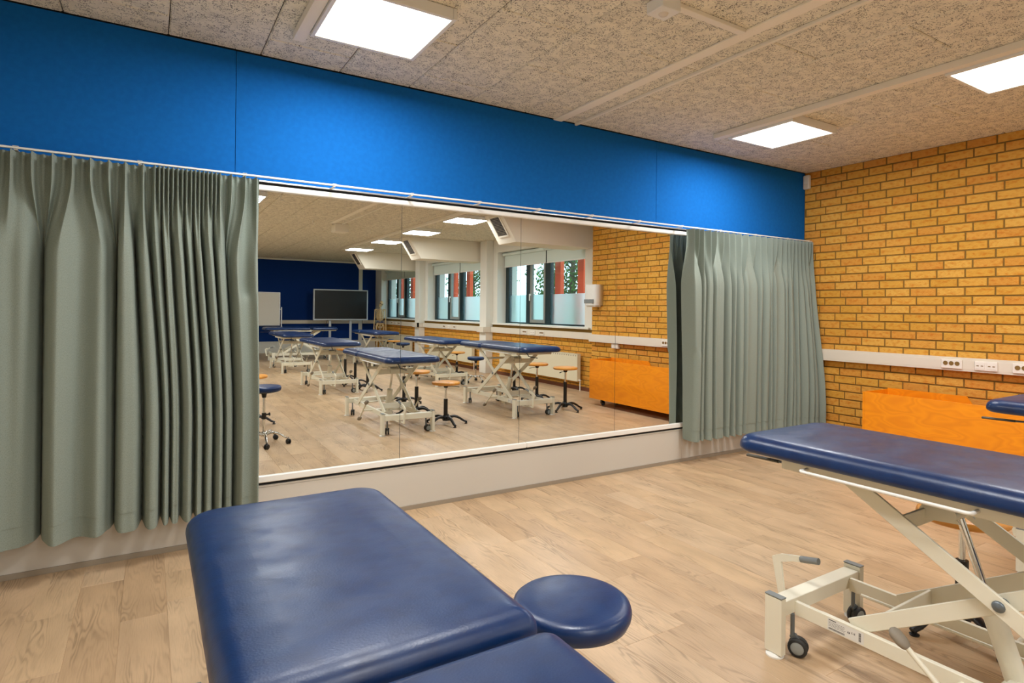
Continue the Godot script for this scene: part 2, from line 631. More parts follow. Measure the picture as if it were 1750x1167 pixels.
# ------------------------------------------------------------------ lamps
func build_lamps():
	var body := MB.new()
	# frame of four mitred sides around the diffuser, hung flush under the ceiling
	var h := 0.06
	for s in [-1.0, 1.0]:
		body.bx(Vector3(s * 0.283, -h, -0.305), Vector3(s * 0.305, 0, 0.305), 0.003)
		body.bx(Vector3(-0.283, -h, s * 0.283), Vector3(0.283, 0, s * 0.305), 0.003)
	body.bx(Vector3(-0.283, -0.012, -0.283), Vector3(0.283, 0, 0.283))
	var frame_mesh := body.mesh()
	var d := MB.new()
	d.bx(Vector3(-0.283, -0.056, -0.283), Vector3(0.283, -0.05, 0.283))
	var diff_mesh := d.mesh()
	var order := ["first", "second", "third", "fourth", "fifth", "sixth", "seventh", "eighth"]
	var zs_w := [0.85, 2.50, 5.10, 7.02, 9.00, 11.10]
	var zs_i := [0.875, 2.55, 4.95, 7.02, 9.00, 11.10]
	for row in 2:
		var x: float = -1.685 if row == 0 else -5.225
		for i in 6:
			var z: float = zs_w[i] if row == 0 else zs_i[i]
			var lab := "LED ceiling panel, %s from the mirror wall, row %s" % [order[i], "over the window side" if row == 0 else "away from the windows"]
			var o := thing("ceiling_light", lab, "ceiling light", Vector3(x, CEIL, z), 0.0, "square LED ceiling panels")
			part("frame", frame_mesh, mats.white_metal, o)
			part("diffuser", diff_mesh, mats.led_diffuser, o)
			var l := AreaLight3D.new()
			l.name = "panel_light"
			l.area_size = Vector2(0.56, 0.56)
			l.light_energy = LED_ENERGY
			l.light_color = LED_COLOR
			l.shadow_enabled = true
			l.area_range = 40.0
			l.area_attenuation = 2.0
			o.add_child(l)
			l.position = Vector3(0, -0.0625, 0)
			l.rotation_degrees = Vector3(-90, 0, 0)


# ------------------------------------------------------------------ room shell
func build_shell():
	# wall with the mirror
	var w := thing("wall_front", "wall with blue felt panels above the mirror and beige board below", "wall", Vector3.ZERO, 0.0, "", "structure")
	var mb := MB.new()
	mb.bx(Vector3(WEST - 0.2, -0.1, -0.3), Vector3(0.9, CEIL + 0.1, -0.014))
	part("masonry", mb, mats.black, w)
	var cuts := [WEST, -5.84, -2.297, 0.0]
	for i in 3:
		mb = MB.new()
		mb.bx(Vector3(cuts[i] + 0.0012, 2.223, -0.014), Vector3(cuts[i + 1] - 0.0012, CEIL - 0.004, 0.0), 0.0015)
		part("felt_panel", mb, mats.blue_felt, w)
	var lc := [WEST, -5.86, -1.93, 0.0]
	for i in 3:
		mb = MB.new()
		mb.bx(Vector3(lc[i] + 0.0006, 0.0, -0.014), Vector3(lc[i + 1] - 0.0006, 0.300, 0.0), 0.001)
		part("lower_board", mb, mats.lower_panel, w)
	mb = MB.new()
	mb.bx(Vector3(WEST, 0.301, -0.014), Vector3(0, 0.3125, 0.001), 0.001)
	part("capping_strip", mb, mats.lower_panel, w)
	for s in [[WEST, -5.77], [-1.775, 0.0]]:
		mb = MB.new()
		mb.bx(Vector3(s[0], 0.317, -0.014), Vector3(s[1], 2.222, -0.002))
		part("side_board", mb, mats.lower_panel, w)
	mb = MB.new()
	mb.bx(Vector3(WEST, 0.0, 0.0), Vector3(-0.001, 0.03, 0.009), 0.001)
	single("baseboard_front", mb, mats.skirting, "narrow grey-brown baseboard under the mirror wall", "baseboard", "", "structure")
	# brick pier wall: core, bricks come later
	# far walls
	mb = MB.new()
	mb.bx(Vector3(WEST - 0.2, -0.1, BACK), Vector3(0.9, CEIL + 0.1, BACK + 0.25))
	w = thing("wall_back", "dark blue far wall behind the display screen, pale board along its foot", "wall", Vector3.ZERO, 0.0, "", "structure")
	part("masonry", mb, mats.blue_paint, w)
	mb = MB.new()
	mb.bx(Vector3(WEST, 0.0, BACK - 0.012), Vector3(WINX, 0.36, BACK), 0.001)
	part("lower_board", mb, mats.white_paint, w)
	mb = MB.new()
	mb.bx(Vector3(WEST - 0.25, -0.1, -0.014), Vector3(WEST, CEIL + 0.1, BACK))
	single("wall_left", mb, mats.plaster, "plain light plaster wall opposite the windows", "wall", "", "structure")
	# upright white strip on the far wall
	mb = MB.new()
	mb.bx(Vector3(-0.215, 0.36, BACK - 0.03), Vector3(-0.09, CEIL - 0.002, BACK - 0.001), 0.003)
	single("trim_1", mb, mats.white_paint, "white upright strip on the blue far wall beside the display screen", "trim", "", "structure")
	# cornice line at the far wall
	mb = MB.new()
	mb.bx(Vector3(WEST, CEIL - 0.05, BACK - 0.025), Vector3(-0.22, CEIL - 0.001, BACK - 0.001))
	single("trim_2", mb, mats.white_paint, "thin white strip along the top of the blue far wall", "trim", "", "structure")


func build_ceiling():
	var c := thing("ceiling", "ceiling of beige wood-wool boards in staggered rows", "ceiling", Vector3.ZERO, 0.0, "", "structure")
	var mb := MB.new()
	mb.bx(Vector3(WEST - 0.2, CEIL + 0.012, -0.3), Vector3(0.9, CEIL + 0.2, BACK + 0.2))
	part("backing", mb, mats.ceiling_gap, c)
	var xs := [-7.3, -7.18, -6.69, -6.20, -5.70, -5.21, -4.72, -4.23, -3.742, -3.242, -2.757, -2.267, -1.775, -1.282, -0.79, -0.30, 0.38]
	var r := RandomNumberGenerator.new()
	r.seed = 8
	for i in xs.size() - 1:
		var z0: float = 0.27 if (i % 2) == 0 else 0.79
		var edges := [0.0]
		var z := z0
		while z < BACK - 0.2:
			edges.append(z)
			z += 1.035
		edges.append(BACK)
		for k in edges.size() - 1:
			var a := Vector3(xs[i] + 0.0022, CEIL, edges[k] + 0.0022)
			var b := Vector3(xs[i + 1] - 0.0022, CEIL + 0.012, edges[k + 1] - 0.0022)
			var dy: float = r.randf_range(0.0, 0.0025)
			var m := MB.new()
			var o := Vector2(r.randf(), r.randf())
			var bv := 0.007
			var y: float = CEIL + dy
			# underside with bevelled edges
			var p := [Vector3(a.x + bv, y, a.z + bv), Vector3(b.x - bv, y, a.z + bv), Vector3(b.x - bv, y, b.z - bv), Vector3(a.x + bv, y, b.z - bv)]
			var q := [Vector3(a.x, y + bv, a.z), Vector3(b.x, y + bv, a.z), Vector3(b.x, y + bv, b.z), Vector3(a.x, y + bv, b.z)]
			var uvp := []
			var uvq := []
			for e in p: uvp.append(Vector2(e.x, e.z) + o)
			for e in q: uvq.append(Vector2(e.x, e.z) + o)
			m.quad(p[0], p[1], p[2], p[3], Vector3.DOWN, uvp[0], uvp[1], uvp[2], uvp[3])
			var nrm := [Vector3(0, -1, -1), Vector3(1, -1, 0), Vector3(0, -1, 1), Vector3(-1, -1, 0)]
			for e in 4:
				var g: int = (e + 1) % 4
				m.quad(p[e], p[g], q[g], q[e], nrm[e].normalized(), uvp[e], uvp[g], uvq[g], uvq[e])
				var top0: Vector3 = q[e] + Vector3(0, 0.012, 0)
				var top1: Vector3 = q[g] + Vector3(0, 0.012, 0)
				m.quad(q[e], q[g], top1, top0, Vector3(nrm[e].x, 0, nrm[e].z), uvq[e], uvq[g], uvq[g], uvq[e])
			part("panel", m, mats.wood_wool, c)
	# surface fittings on the ceiling
	mb = MB.new()
	mb.bx(Vector3(-3.47, CEIL - 0.010, 0.002), Vector3(-3.385, CEIL + 0.002, 7.05), 0.003)
	single("ceiling_batten", mb, mats.wood_cover, "flat beige cover strip across the ceiling boards, meeting the detector duct", "cover strip")
	mb = MB.new()
	mb.bx(Vector3(-3.252, CEIL - 0.018, 0.003), Vector3(-3.228, CEIL + 0.002, 7.05), 0.003)
	single("ceiling_duct", mb, mats.duct_white, "slim white cable duct running straight across the ceiling from the blue wall", "cable duct")
	mb = MB.new()
	mb.bx(Vector3(-4.0, CEIL - 0.022, 1.805), Vector3(-3.472, CEIL + 0.002, 1.85), 0.004)
	single("detector_duct", mb, mats.duct_white, "short white cable duct between the ceiling detector box and the cover strip", "cable duct")
	var dt := thing("ceiling_detector", "small white detector box on the ceiling at the end of a duct", "detector", Vector3(-4.07, CEIL, 1.81))
	mb = MB.new()
	mb.bx(Vector3(-0.065, -0.062, -0.06), Vector3(0.065, 0.002, 0.06), 0.008)
	part("housing", mb, mats.white_metal, dt)
	mb = MB.new()
	mb.lathe([Vector2(0, -0.076), Vector2(0.018, -0.072), Vector2(0.026, -0.061)], 16)
	part("lens", mb, mats.trunk_plastic, dt)
	var dt2 := thing("ceiling_detector", "white detector box on the ceiling midway along the room, reached by a long duct", "detector", Vector3(-3.24, CEIL, 7.2))
	mb = MB.new()
	mb.bx(Vector3(-0.13, -0.15, -0.14), Vector3(0.13, 0.002, 0.14), 0.01)
	part("housing", mb, mats.duct_white, dt2)
	# metal channels that carry the two rows of panels
	for row in 2:
		var x: float = -2.022 if row == 0 else -5.562
		mb = MB.new()
		mb.bx(Vector3(x - 0.035, CEIL - 0.045, 0.44), Vector3(x + 0.03, CEIL - 0.0006, 11.5), 0.003)
		single("light_channel", mb, mats.duct_white, "long white metal channel beside the row of light panels %s" % ("over the window side" if row == 0 else "away from the windows"), "cable channel", "channels beside the light rows")
	var hooks := [Vector3(-4.725, 0, 4.79), Vector3(-3.80, 0, 6.95), Vector3(-2.72, 0, 10.15), Vector3(-2.54, 0, 7.57), Vector3(-0.86, 0, 6.68)]
	var says := ["beside a light panel away from the windows", "beside the midway detector box", "towards the display screen end", "over the middle row of tables", "between window and light panel"]
	for i in hooks.size():
		mb = MB.new()
		var pts := [Vector3(0, 0.002, 0), Vector3(0, -0.05, 0), Vector3(0.012, -0.07, 0), Vector3(0.03, -0.066, 0), Vector3(0.034, -0.05, 0)]
		mb.tube(pts, 0.004, 6)
		var hk := single("ceiling_hook", mb, mats.white_metal, "small white hook screwed into the ceiling %s" % says[i], "hook", "hooks in the ceiling")
		hk.position = Vector3(hooks[i].x, CEIL, hooks[i].z)


func build_floor():
	var fl := thing("floor", "pale oak vinyl plank floor", "floor", Vector3.ZERO, 0.0, "", "structure")
	var mb := MB.new()
	mb.bx(Vector3(WEST - 0.2, -0.2, -0.3), Vector3(0.9, -0.004, BACK + 0.2))
	part("screed", mb, mats.brown_skirting, fl)
	var r := RandomNumberGenerator.new()
	r.seed = 31
	var list := []
	var pw := 0.184
	var pl := 1.22
	var eye := Vector2(-6.28, 3.98)
	var x := WEST
	while x < WINX - 0.01:
		var x1: float = minf(x + pw, WINX)
		var z: float = -r.randf() * pl
		while z < BACK:
			var za: float = maxf(z, 0.0)
			var zb: float = minf(z + pl, BACK)
			if zb - za > 0.001:
				var mid := Vector2((x + x1) * 0.5, (za + zb) * 0.5)
				var d: float = mid.distance_to(eye) if za < 3.6 else 1e9
				var dm: float = mid.distance_to(Vector2(eye.x, -eye.y)) * 1.15 if mid.x > -5.6 else 1e9
				list.append([minf(d, dm), x, x1, za, zb])
			z += pl
		x = x1
	list.sort_custom(func(p, q): return p[0] < q[0])
	var rests := []
	for i in 5: rests.append(MB.new())
	for i in list.size():
		var e = list[i]
		var tone: int = r.randi_range(0, 4)
		var m: MB = MB.new() if i < 300 else rests[tone]
		var o := Vector2(r.randf(), r.randf())
		var b := 0.0016
		var p := [Vector3(e[1] + b, 0, e[3] + b), Vector3(e[2] - b, 0, e[3] + b), Vector3(e[2] - b, 0, e[4] - b), Vector3(e[1] + b, 0, e[4] - b)]
		var q := [Vector3(e[1], -0.0022, e[3]), Vector3(e[2], -0.0022, e[3]), Vector3(e[2], -0.0022, e[4]), Vector3(e[1], -0.0022, e[4])]
		var u := []
		for c in p: u.append(Vector2(c.z / 2.4, c.x / 0.75) + o)
		m.quad(p[0], p[1], p[2], p[3], Vector3.UP, u[0], u[1], u[2], u[3])
		var nrm := [Vector3(0, 1, -1), Vector3(1, 1, 0), Vector3(0, 1, 1), Vector3(-1, 1, 0)]
		for k in 4:
			var g: int = (k + 1) % 4
			m.quad(p[k], p[g], q[g], q[k], nrm[k].normalized(), u[k], u[g], u[g], u[k])
		if i < 300:
			part("plank", m, mats["oak_%d" % tone], fl)
	for i in 5:
		part("further_planks", rests[i], mats["oak_%d" % i], fl, "stuff")


# ------------------------------------------------------------------ brickwork
const COURSE := 0.0828
const BRICK := 0.22675

func brick_mb(m: MB, x: float, y0: float, y1: float, z0: float, z1: float, depth := 0.03):
	# face towards -x with a small chamfer
	var b := 0.003
	var f := [Vector3(x, y0 + b, z0 + b), Vector3(x, y0 + b, z1 - b), Vector3(x, y1 - b, z1 - b), Vector3(x, y1 - b, z0 + b)]
	var g := [Vector3(x + b, y0, z0), Vector3(x + b, y0, z1), Vector3(x + b, y1, z1), Vector3(x + b, y1, z0)]
	m.quad(f[0], f[1], f[2], f[3], Vector3.LEFT)
	var nrm := [Vector3(-1, -1, 0), Vector3(-1, 0, 1), Vector3(-1, 1, 0), Vector3(-1, 0, -1)]
	for k in 4:
		var j: int = (k + 1) % 4
		m.quad(f[k], f[j], g[j], g[k], nrm[k].normalized())
		var back := Vector3(depth - b, 0, 0)
		m.quad(g[k], g[j], g[j] + back, g[k] + back, Vector3(0, nrm[k].y, nrm[k].z))

func build_bricks():
	var end_z := 3.74
	var w := thing("wall_right", "yellow brick wall with olive mortar joints beside the curtain", "wall", Vector3.ZERO, 0.0, "", "structure")
	var mb := MB.new()
	mb.bx(Vector3(0.007, -0.1, -0.014), Vector3(0.9, CEIL + 0.1, end_z - 0.004))
	part("mortar", mb, mats.mortar, w)
	var r := RandomNumberGenerator.new()
	r.seed = 55
	var list := []
	var gap := 0.0065
	for j in range(1, 39):
		var yc: float = 2.7996 - (j - 3) * COURSE
		var y0: float = maxf(yc - COURSE * 0.5 + gap, 0.001)
		var y1: float = minf(yc + COURSE * 0.5 - gap, CEIL - 0.001)
		if y1 - y0 < 0.012:
			continue
		var ph := 0.0
		if j % 4 == 2: ph = BRICK * 0.25
		if j % 4 == 0: ph = -BRICK * 0.25
		var k := -2
		while true:
			var z0: float = maxf(0.184 + ph + k * BRICK + gap, 0.002)
			var z1: float = minf(0.184 + ph + (k + 1) * BRICK - gap, end_z)
			k += 1
			if z0 > end_z - 0.02:
				break
			if z1 - z0 < 0.015:
				continue
			var zc: float = (z0 + z1) * 0.5
			var seen: bool = zc < 2.05 and not (zc < 0.17 and yc > 0.25 and yc < 2.18)
			if yc < 0.66 and zc > 0.9: seen = false
			if yc < 0.42: seen = false
			if yc > 0.955 and yc < 1.02: seen = false
			list.append([0 if seen else 1, Vector2(6.28, 3.98 - zc).length() + absf(yc - 1.4) * 0.2, y0, y1, z0, z1])
	list.sort_custom(func(p, q): return p[0] < q[0] or (p[0] == q[0] and p[1] < q[1]))
	var rests := []
	for i in 6: rests.append(MB.new())
	for i in list.size():
		var e = list[i]
		var tone: int = r.randi_range(0, 5)
		var m: MB = MB.new() if i < 300 else rests[tone]
		brick_mb(m, r.randf_range(-0.0012, 0.0008), e[2], e[3], e[4], e[5])
		if i < 300:
			part("brick", m, mats["brick_%d" % tone], w)
	for i in 6:
		part("further_bricks", rests[i], mats["brick_%d" % i], w, "stuff")
	# brick returns round the end of this wall
	mb = MB.new()
	for j in range(1, 38):
		var yc: float = 2.7996 - (j - 3) * COURSE
		var xx := 0.012 + (0.11 if j % 2 == 0 else 0.0)
		if j % 2 == 0:
			mb.bx(Vector3(0.001, maxf(yc - COURSE * 0.5 + gap, 0.001), end_z - 0.02), Vector3(0.11, yc + COURSE * 0.5 - gap, end_z + 0.001), 0.002)
		mb.bx(Vector3(xx, maxf(yc - COURSE * 0.5 + gap, 0.001), end_z - 0.02), Vector3(WINX, yc + COURSE * 0.5 - gap, end_z + 0.001), 0.002)
	part("end_bricks", mb, mats.brick_2, w, "stuff")
	mb = MB.new()
	mb.bx(Vector3(-0.012, 0.0, 0.012), Vector3(-0.0015, 0.05, end_z), 0.001)
	single("baseboard_right", mb, mats.brown_skirting, "low brown baseboard at the foot of the brick wall behind the orange crate", "baseboard", "", "structure")


# ------------------------------------------------------------------ window side
const BAYS := [[4.41, 7.55], [8.31, 11.45], [12.21, 15.35]]

func build_windows():
	var w := thing("wall_window", "window wall with white piers and yellow brick below the sills", "wall", Vector3.ZERO, 0.0, "", "structure")
	var mb := MB.new()
	mb.bx(Vector3(WINX, 1.10, 3.74), Vector3(0.9, CEIL + 0.1, BAYS[0][0]))
	for i in 3:
		var z1: float = BAYS[i + 1][0] if i < 2 else BACK
		mb.bx(Vector3(WINX, 1.10, BAYS[i][1]), Vector3(0.9, CEIL + 0.1, z1))
	for i in 3:
		mb.bx(Vector3(WINX, 2.72, BAYS[i][0]), Vector3(0.9, CEIL + 0.1, BAYS[i][1]))
	part("white_pier", mb, mats.white_paint, w)
	mb = MB.new()
	mb.bx(Vector3(WINX + 0.006, -0.1, 3.74), Vector3(0.9, 1.10, BACK))
	part("mortar", mb, mats.mortar, w)
	var rests := []
	for i in 6: rests.append(MB.new())
	var r := RandomNumberGenerator.new()
	r.seed = 91
	for j in range(24, 37):
		var yc: float = 2.7996 - (j - 3) * COURSE
		var ph: float = [(-0.25), 0.0, 0.25, 0.0][j % 4] * BRICK
		var z: float = 3.745 + ph - BRICK
		while z < BACK:
			var z0: float = maxf(z, 3.745)
			var z1: float = minf(z + BRICK - 0.013, BACK - 0.015)
			if z1 - z0 > 0.02 and yc + COURSE * 0.5 < 1.1:
				brick_mb(rests[r.randi_range(0, 5)], WINX + r.randf_range(-0.001, 0.001), maxf(yc - COURSE * 0.5 + 0.0065, 0.001), yc + COURSE * 0.5 - 0.0065, z0, z1, 0.02)
			z += BRICK
	for i in 6:
		part("sill_bricks", rests[i], mats["brick_%d" % i], w, "stuff")
	mb = MB.new()
	mb.bx(Vector3(WINX - 0.014, 0.0, 3.75), Vector3(WINX - 0.002, 0.07, BACK - 0.02), 0.001)
	single("baseboard_window", mb, mats.brown_skirting, "brown baseboard under the radiators along the window wall", "baseboard", "", "structure")
	# columns in front of the piers
	for i in 2:
		var z: float = BAYS[i][1] + 0.19
		mb = MB.new()
		mb.bx(Vector3(0.20, 0.0, z), Vector3(WINX - 0.0025, CEIL - 0.001, z + 0.30), 0.004)
		single("column", mb, mats.white_paint, "white square column between the %s windows from the brick wall" % ["first and second", "second and third"][i], "column", "white columns between windows", "structure")
	var far := ["nearest the brick pier", "in the middle bay", "in the bay beside the skeleton"]
	far[0] = "in the bay next to the brick wall"
	for i in 3:
		build_window(i, BAYS[i][0], BAYS[i][1], far[i])
	# slanted air units hanging under the ceiling
	var where := ["beside the end of the brick wall", "at the column after the first window", "at the column before the last window"]
	var zs := [4.2, 8.15, 12.1]
	for i in 3:
		var o := thing("ventilation_unit", "white boxed ventilation unit with slanted grille %s" % where[i], "ventilation unit", Vector3(0, 0, zs[i]), 0.0, "boxed ventilation units")
		mb = MB.new()
		var poly := PackedVector2Array([Vector2(-1.21, 2.54), Vector2(0.376, 2.54), Vector2(0.376, 2.998), Vector2(-1.50, 2.998)])
		mb.prism(poly, 0.56, T(0, 0, 0.28))
		part("casing", mb, mats.duct_white, o)
		# grille in the slanted end
		var a := Vector3(-1.21, 2.54, 0.28)
		var b := Vector3(-1.50, 2.998, 0.28)
		var up: Vector3 = (b - a).normalized()
		var out := Vector3(up.y, -up.x, 0) * -1.0
		var cen: Vector3 = a + up * 0.31 + out * 0.006
		var B := Basis(Vector3.BACK, up, Vector3.BACK.cross(up))
		mb = MB.new()
		for s in [-1.0, 1.0]:
			mb.box(Transform3D(B, cen + Vector3.BACK * s * 0.155), Vector3(0.03, 0.36, 0.012), 0.002)
			mb.box(Transform3D(B, cen + up * s * 0.18), Vector3(0.30, 0.03, 0.012), 0.002)
		var g := part("grille_frame", mb, mats.duct_white, o)
		mb = MB.new()
		mb.box(Transform3D(B, cen - out * 0.004), Vector3(0.28, 0.33, 0.002))
		part("grille_back", mb, mats.black, g)
		for k in 13:
			mb = MB.new()
			var p: Vector3 = cen + up * (-0.15 + k * 0.025)
			mb.box(Transform3D(B, p), Vector3(0.28, 0.005, 0.006))
			part("slat", mb, mats.skirting, g)

func build_window(i: int, z0: float, z1: float, says: String):
	var o := thing("window_%d" % (i + 1), "dark framed window with frosted lower glass %s" % says, "window", Vector3.ZERO, 0.0, "", "structure")
	var x := 0.60
	var y0 := 1.14
	var y1 := 2.68
	# posts and rails
	var posts := [[z1 - 0.13, z1 - 0.001], [z1 - 1.02, z1 - 0.85], [z1 - 1.75, z1 - 1.58], [z0 + 0.001, z0 + 0.09]]
	for p in posts:
		var m := MB.new()
		m.bx(Vector3(x, y0, p[0]), Vector3(x + 0.09, y1, p[1]), 0.004)
		part("post", m, mats.frame_teal, o)
	var rails := MB.new()
	rails.bx(Vector3(x + 0.01, y0, z0 + 0.001), Vector3(x + 0.085, y0 + 0.03, z1 - 0.001), 0.003)
	part("bottom_rail", rails, mats.frame_teal, o)
	rails = MB.new()
	rails.bx(Vector3(x + 0.01, y1 - 0.07, z0 + 0.001), Vector3(x + 0.085, y1 + 0.039, z1 - 0.001), 0.003)
	part("top_rail", rails, mats.frame_teal, o)
	# opening sash in the middle field
	var sz0: float = z1 - 1.58
	var sz1: float = z1 - 1.02
	var sash := MB.new()
	for s in [[sz0 + 0.004, sz0 + 0.06], [sz1 - 0.06, sz1 - 0.004]]:
		sash.bx(Vector3(x - 0.015, y0 + 0.03, s[0]), Vector3(x + 0.05, y1 - 0.075, s[1]), 0.005)
	sash.bx(Vector3(x - 0.015, y0 + 0.03, sz0 + 0.06), Vector3(x + 0.05, y0 + 0.10, sz1 - 0.06), 0.005)
	sash.bx(Vector3(x - 0.015, y1 - 0.145, sz0 + 0.06), Vector3(x + 0.05, y1 - 0.075, sz1 - 0.06), 0.005)
	var sp := part("sash", sash, mats.sash_grey, o)
	var hd := MB.new()
	hd.bx(Vector3(x - 0.045, 1.74, sz1 - 0.045), Vector3(x - 0.014, 1.78, sz1 - 0.02), 0.003)
	hd.bx(Vector3(x - 0.055, 1.63, sz1 - 0.042), Vector3(x - 0.038, 1.775, sz1 - 0.022), 0.004)
	part("handle", hd, mats.white_metal, sp)
	# glass with a film on the lower half
	var fields := [[z0 + 0.09, z1 - 1.75], [sz0 + 0.06, sz1 - 0.06], [z1 - 0.85, z1 - 0.13]]
	for fz in fields:
		var ylo: float = y0 + 0.03
		var yhi: float = y1 - 0.07
		if fz == fields[1]:
			ylo = y0 + 0.10; yhi = y1 - 0.145
		var m := MB.new()
		m.quad(Vector3(x + 0.03, 1.76, fz[0]), Vector3(x + 0.03, 1.76, fz[1]), Vector3(x + 0.03, yhi, fz[1]), Vector3(x + 0.03, yhi, fz[0]), Vector3.LEFT)
		part("pane", m, mats.glass, o)
		m = MB.new()
		m.bx(Vector3(x + 0.028, ylo, fz[0]), Vector3(x + 0.032, 1.76, fz[1]))
		part("frosted_pane", m, mats.frosted_film, o)
	# sill board
	var sl := MB.new()
	sl.bx(Vector3(WINX - 0.05, 1.102, z0 - 0.16), Vector3(x + 0.02, 1.138, z1 + (0.17 if i < 2 else 0.3)), 0.006)
	part("window_sill", sl, mats.white_paint, o)
	# two roller blinds let down a little
	var cut: float = z1 - 1.665
	var segs := [[z0 + 0.02, cut - 0.008, "wide"], [cut + 0.008, z1 - 0.02, "narrow"]]
	for s in segs:
		var b := thing("roller_blind", "%s pale roller blind %s" % [s[2], says], "roller blind", Vector3.ZERO, 0.0, "roller blinds")
		var m := MB.new()
		m.tube([Vector3(x - 0.08, 2.675, s[0]), Vector3(x - 0.08, 2.675, s[1])], 0.035, 14)
		part("roll", m, mats.blind, b)
		m = MB.new()
		m.bx(Vector3(x - 0.048, 2.405, s[0] + 0.01), Vector3(x - 0.0465, 2.675, s[1] - 0.01))
		part("cloth", m, mats.blind, b)
		m = MB.new()
		m.bx(Vector3(x - 0.056, 2.385, s[0] + 0.01), Vector3(x - 0.04, 2.408, s[1] - 0.01), 0.004)
		part("bottom_bar", m, mats.white_metal, b)


# ------------------------------------------------------------------ mirror and curtains
func build_mirror():
	var o := thing("wall_mirror", "wide frameless wall mirror of four tall panes between the grey curtains", "mirror")
	var cuts := [-5.765, -4.764, -3.769, -2.776, -1.78]
	for i in 4:
		var mb := MB.new()
		mb.bx(Vector3(cuts[i] + 0.0016, 0.36, -0.005), Vector3(cuts[i + 1] - 0.0016, 2.17, 0.0))
		part("pane", mb, mats.mirror, o)
	var mb := MB.new()
	mb.bx(Vector3(-5.77, 0.34, -0.013), Vector3(-1.775, 2.18, -0.0052))
	part("backing", mb, mats.mirror_edge, o)
	mb = MB.new()
	for e in [[-5.77, -3.7006], [-3.70, -1.775]]:
		mb = MB.new()
		mb.bx(Vector3(e[0], 0.332, -0.005), Vector3(e[1], 0.374, 0.016), 0.006)
		part("bottom_strip", mb, mats.white_metal, o)
	mb = MB.new()
	mb.bx(Vector3(-5.77, 2.157, -0.005), Vector3(-1.775, 2.195, 0.016), 0.008)
	part("top_strip", mb, mats.white_metal, o)
	mb = MB.new()
	mb.bx(Vector3(WEST, 2.211, -0.013), Vector3(-0.001, 2.2225, 0.012), 0.002)
	single("trim_3", mb, mats.aluminium, "thin aluminium edge strip under the blue felt panels", "trim", "", "structure")

func build_curtains():
	# rail on arms
	var o := thing("curtain_rail", "slim white curtain rail on short arms along the mirror wall", "curtain rail")
	var mb := MB.new()
	mb.bx(Vector3(WEST + 0.01, 2.2195, 0.094), Vector3(-0.02, 2.2305, 0.108), 0.002)
	part("rail", mb, mats.white_metal, o)
	for i in 14:
		var x: float = -0.20 - 0.5335 * i + 0.27
		if i == 0: x = -0.08
		mb = MB.new()
		mb.bx(Vector3(x - 0.008, 2.2140, 0.013), Vector3(x + 0.008, 2.2192, 0.104), 0.001)
		mb.bx(Vector3(x - 0.012, 2.2306, 0.090), Vector3(x + 0.012, 2.2335, 0.112), 0.001)
		part("bracket", mb, mats.white_metal, o)
	# pleat places along the rail, read off the photograph
	var left := []
	var px := [-150.0, -118.0, -84.0, -50.0, -16.0, 18.0, 53.5, 88.5, 122.4, 153.0, 184.0, 212.0, 242.0, 262.0, 270.0, 277.0, 285.0, 293.0, 301.0, 309.0, 316.0, 324.0, 331.0, 338.0, 345.0, 352.0, 359.0, 366.0, 373.0, 392.0, 415.0, 434.5]
	for p in px:
		left.append(on_plane_x(p, 0.105))
	# how many pleats gather into each fold, and where the folds part near the hem
	var low := []
	for p in [-170.0, -102.0, -35.0, 68.0, 197.0, 245.0, 279.0, 294.0, 311.0, 335.0, 351.0, 368.0, 386.0, 402.0, 447.0]:
		low.append(on_plane_x(p, 0.13))
	make_curtain("grey pleated curtain beside the mirror, behind the table with the navy stool", left, 2.209, 0.215, 3, [2, 2, 3, 4, 1, 1, 2, 2, 3, 2, 2, 3, 2, 3], low, false)
	var right := []
	for p in [1179.0, 1187.0, 1195.0, 1207.0, 1217.0, 1229.0, 1238.0, 1248.0, 1259.0, 1271.0, 1283.0, 1292.0, 1302.0, 1312.0, 1320.0, 1328.0, 1336.0, 1342.0, 1348.0, 1354.0, 1360.0, 1366.0, 1372.0, 1377.0, 1381.0]:
		right.append(on_plane_x(p, 0.105))
	make_curtain("grey pleated curtain drawn into the corner by the yellow brick wall", right, 2.209, 0.225, 5, [2, 1, 1, 2, 1, 1, 1, 2, 1, 1, 1, 2, 1, 1, 1, 1, 1, 1, 1, 2], [], true)

# where the ray through image column p meets the curtain plane: used only to read the pleat spacing
func on_plane_x(p: float, z: float) -> float:
	var d := Basis(Vector3.UP, -0.5487) * Vector3((p - 875.0) / 1014.08, 0, -1)
	return -6.2804 + d.x * (z - 3.9843) / d.z

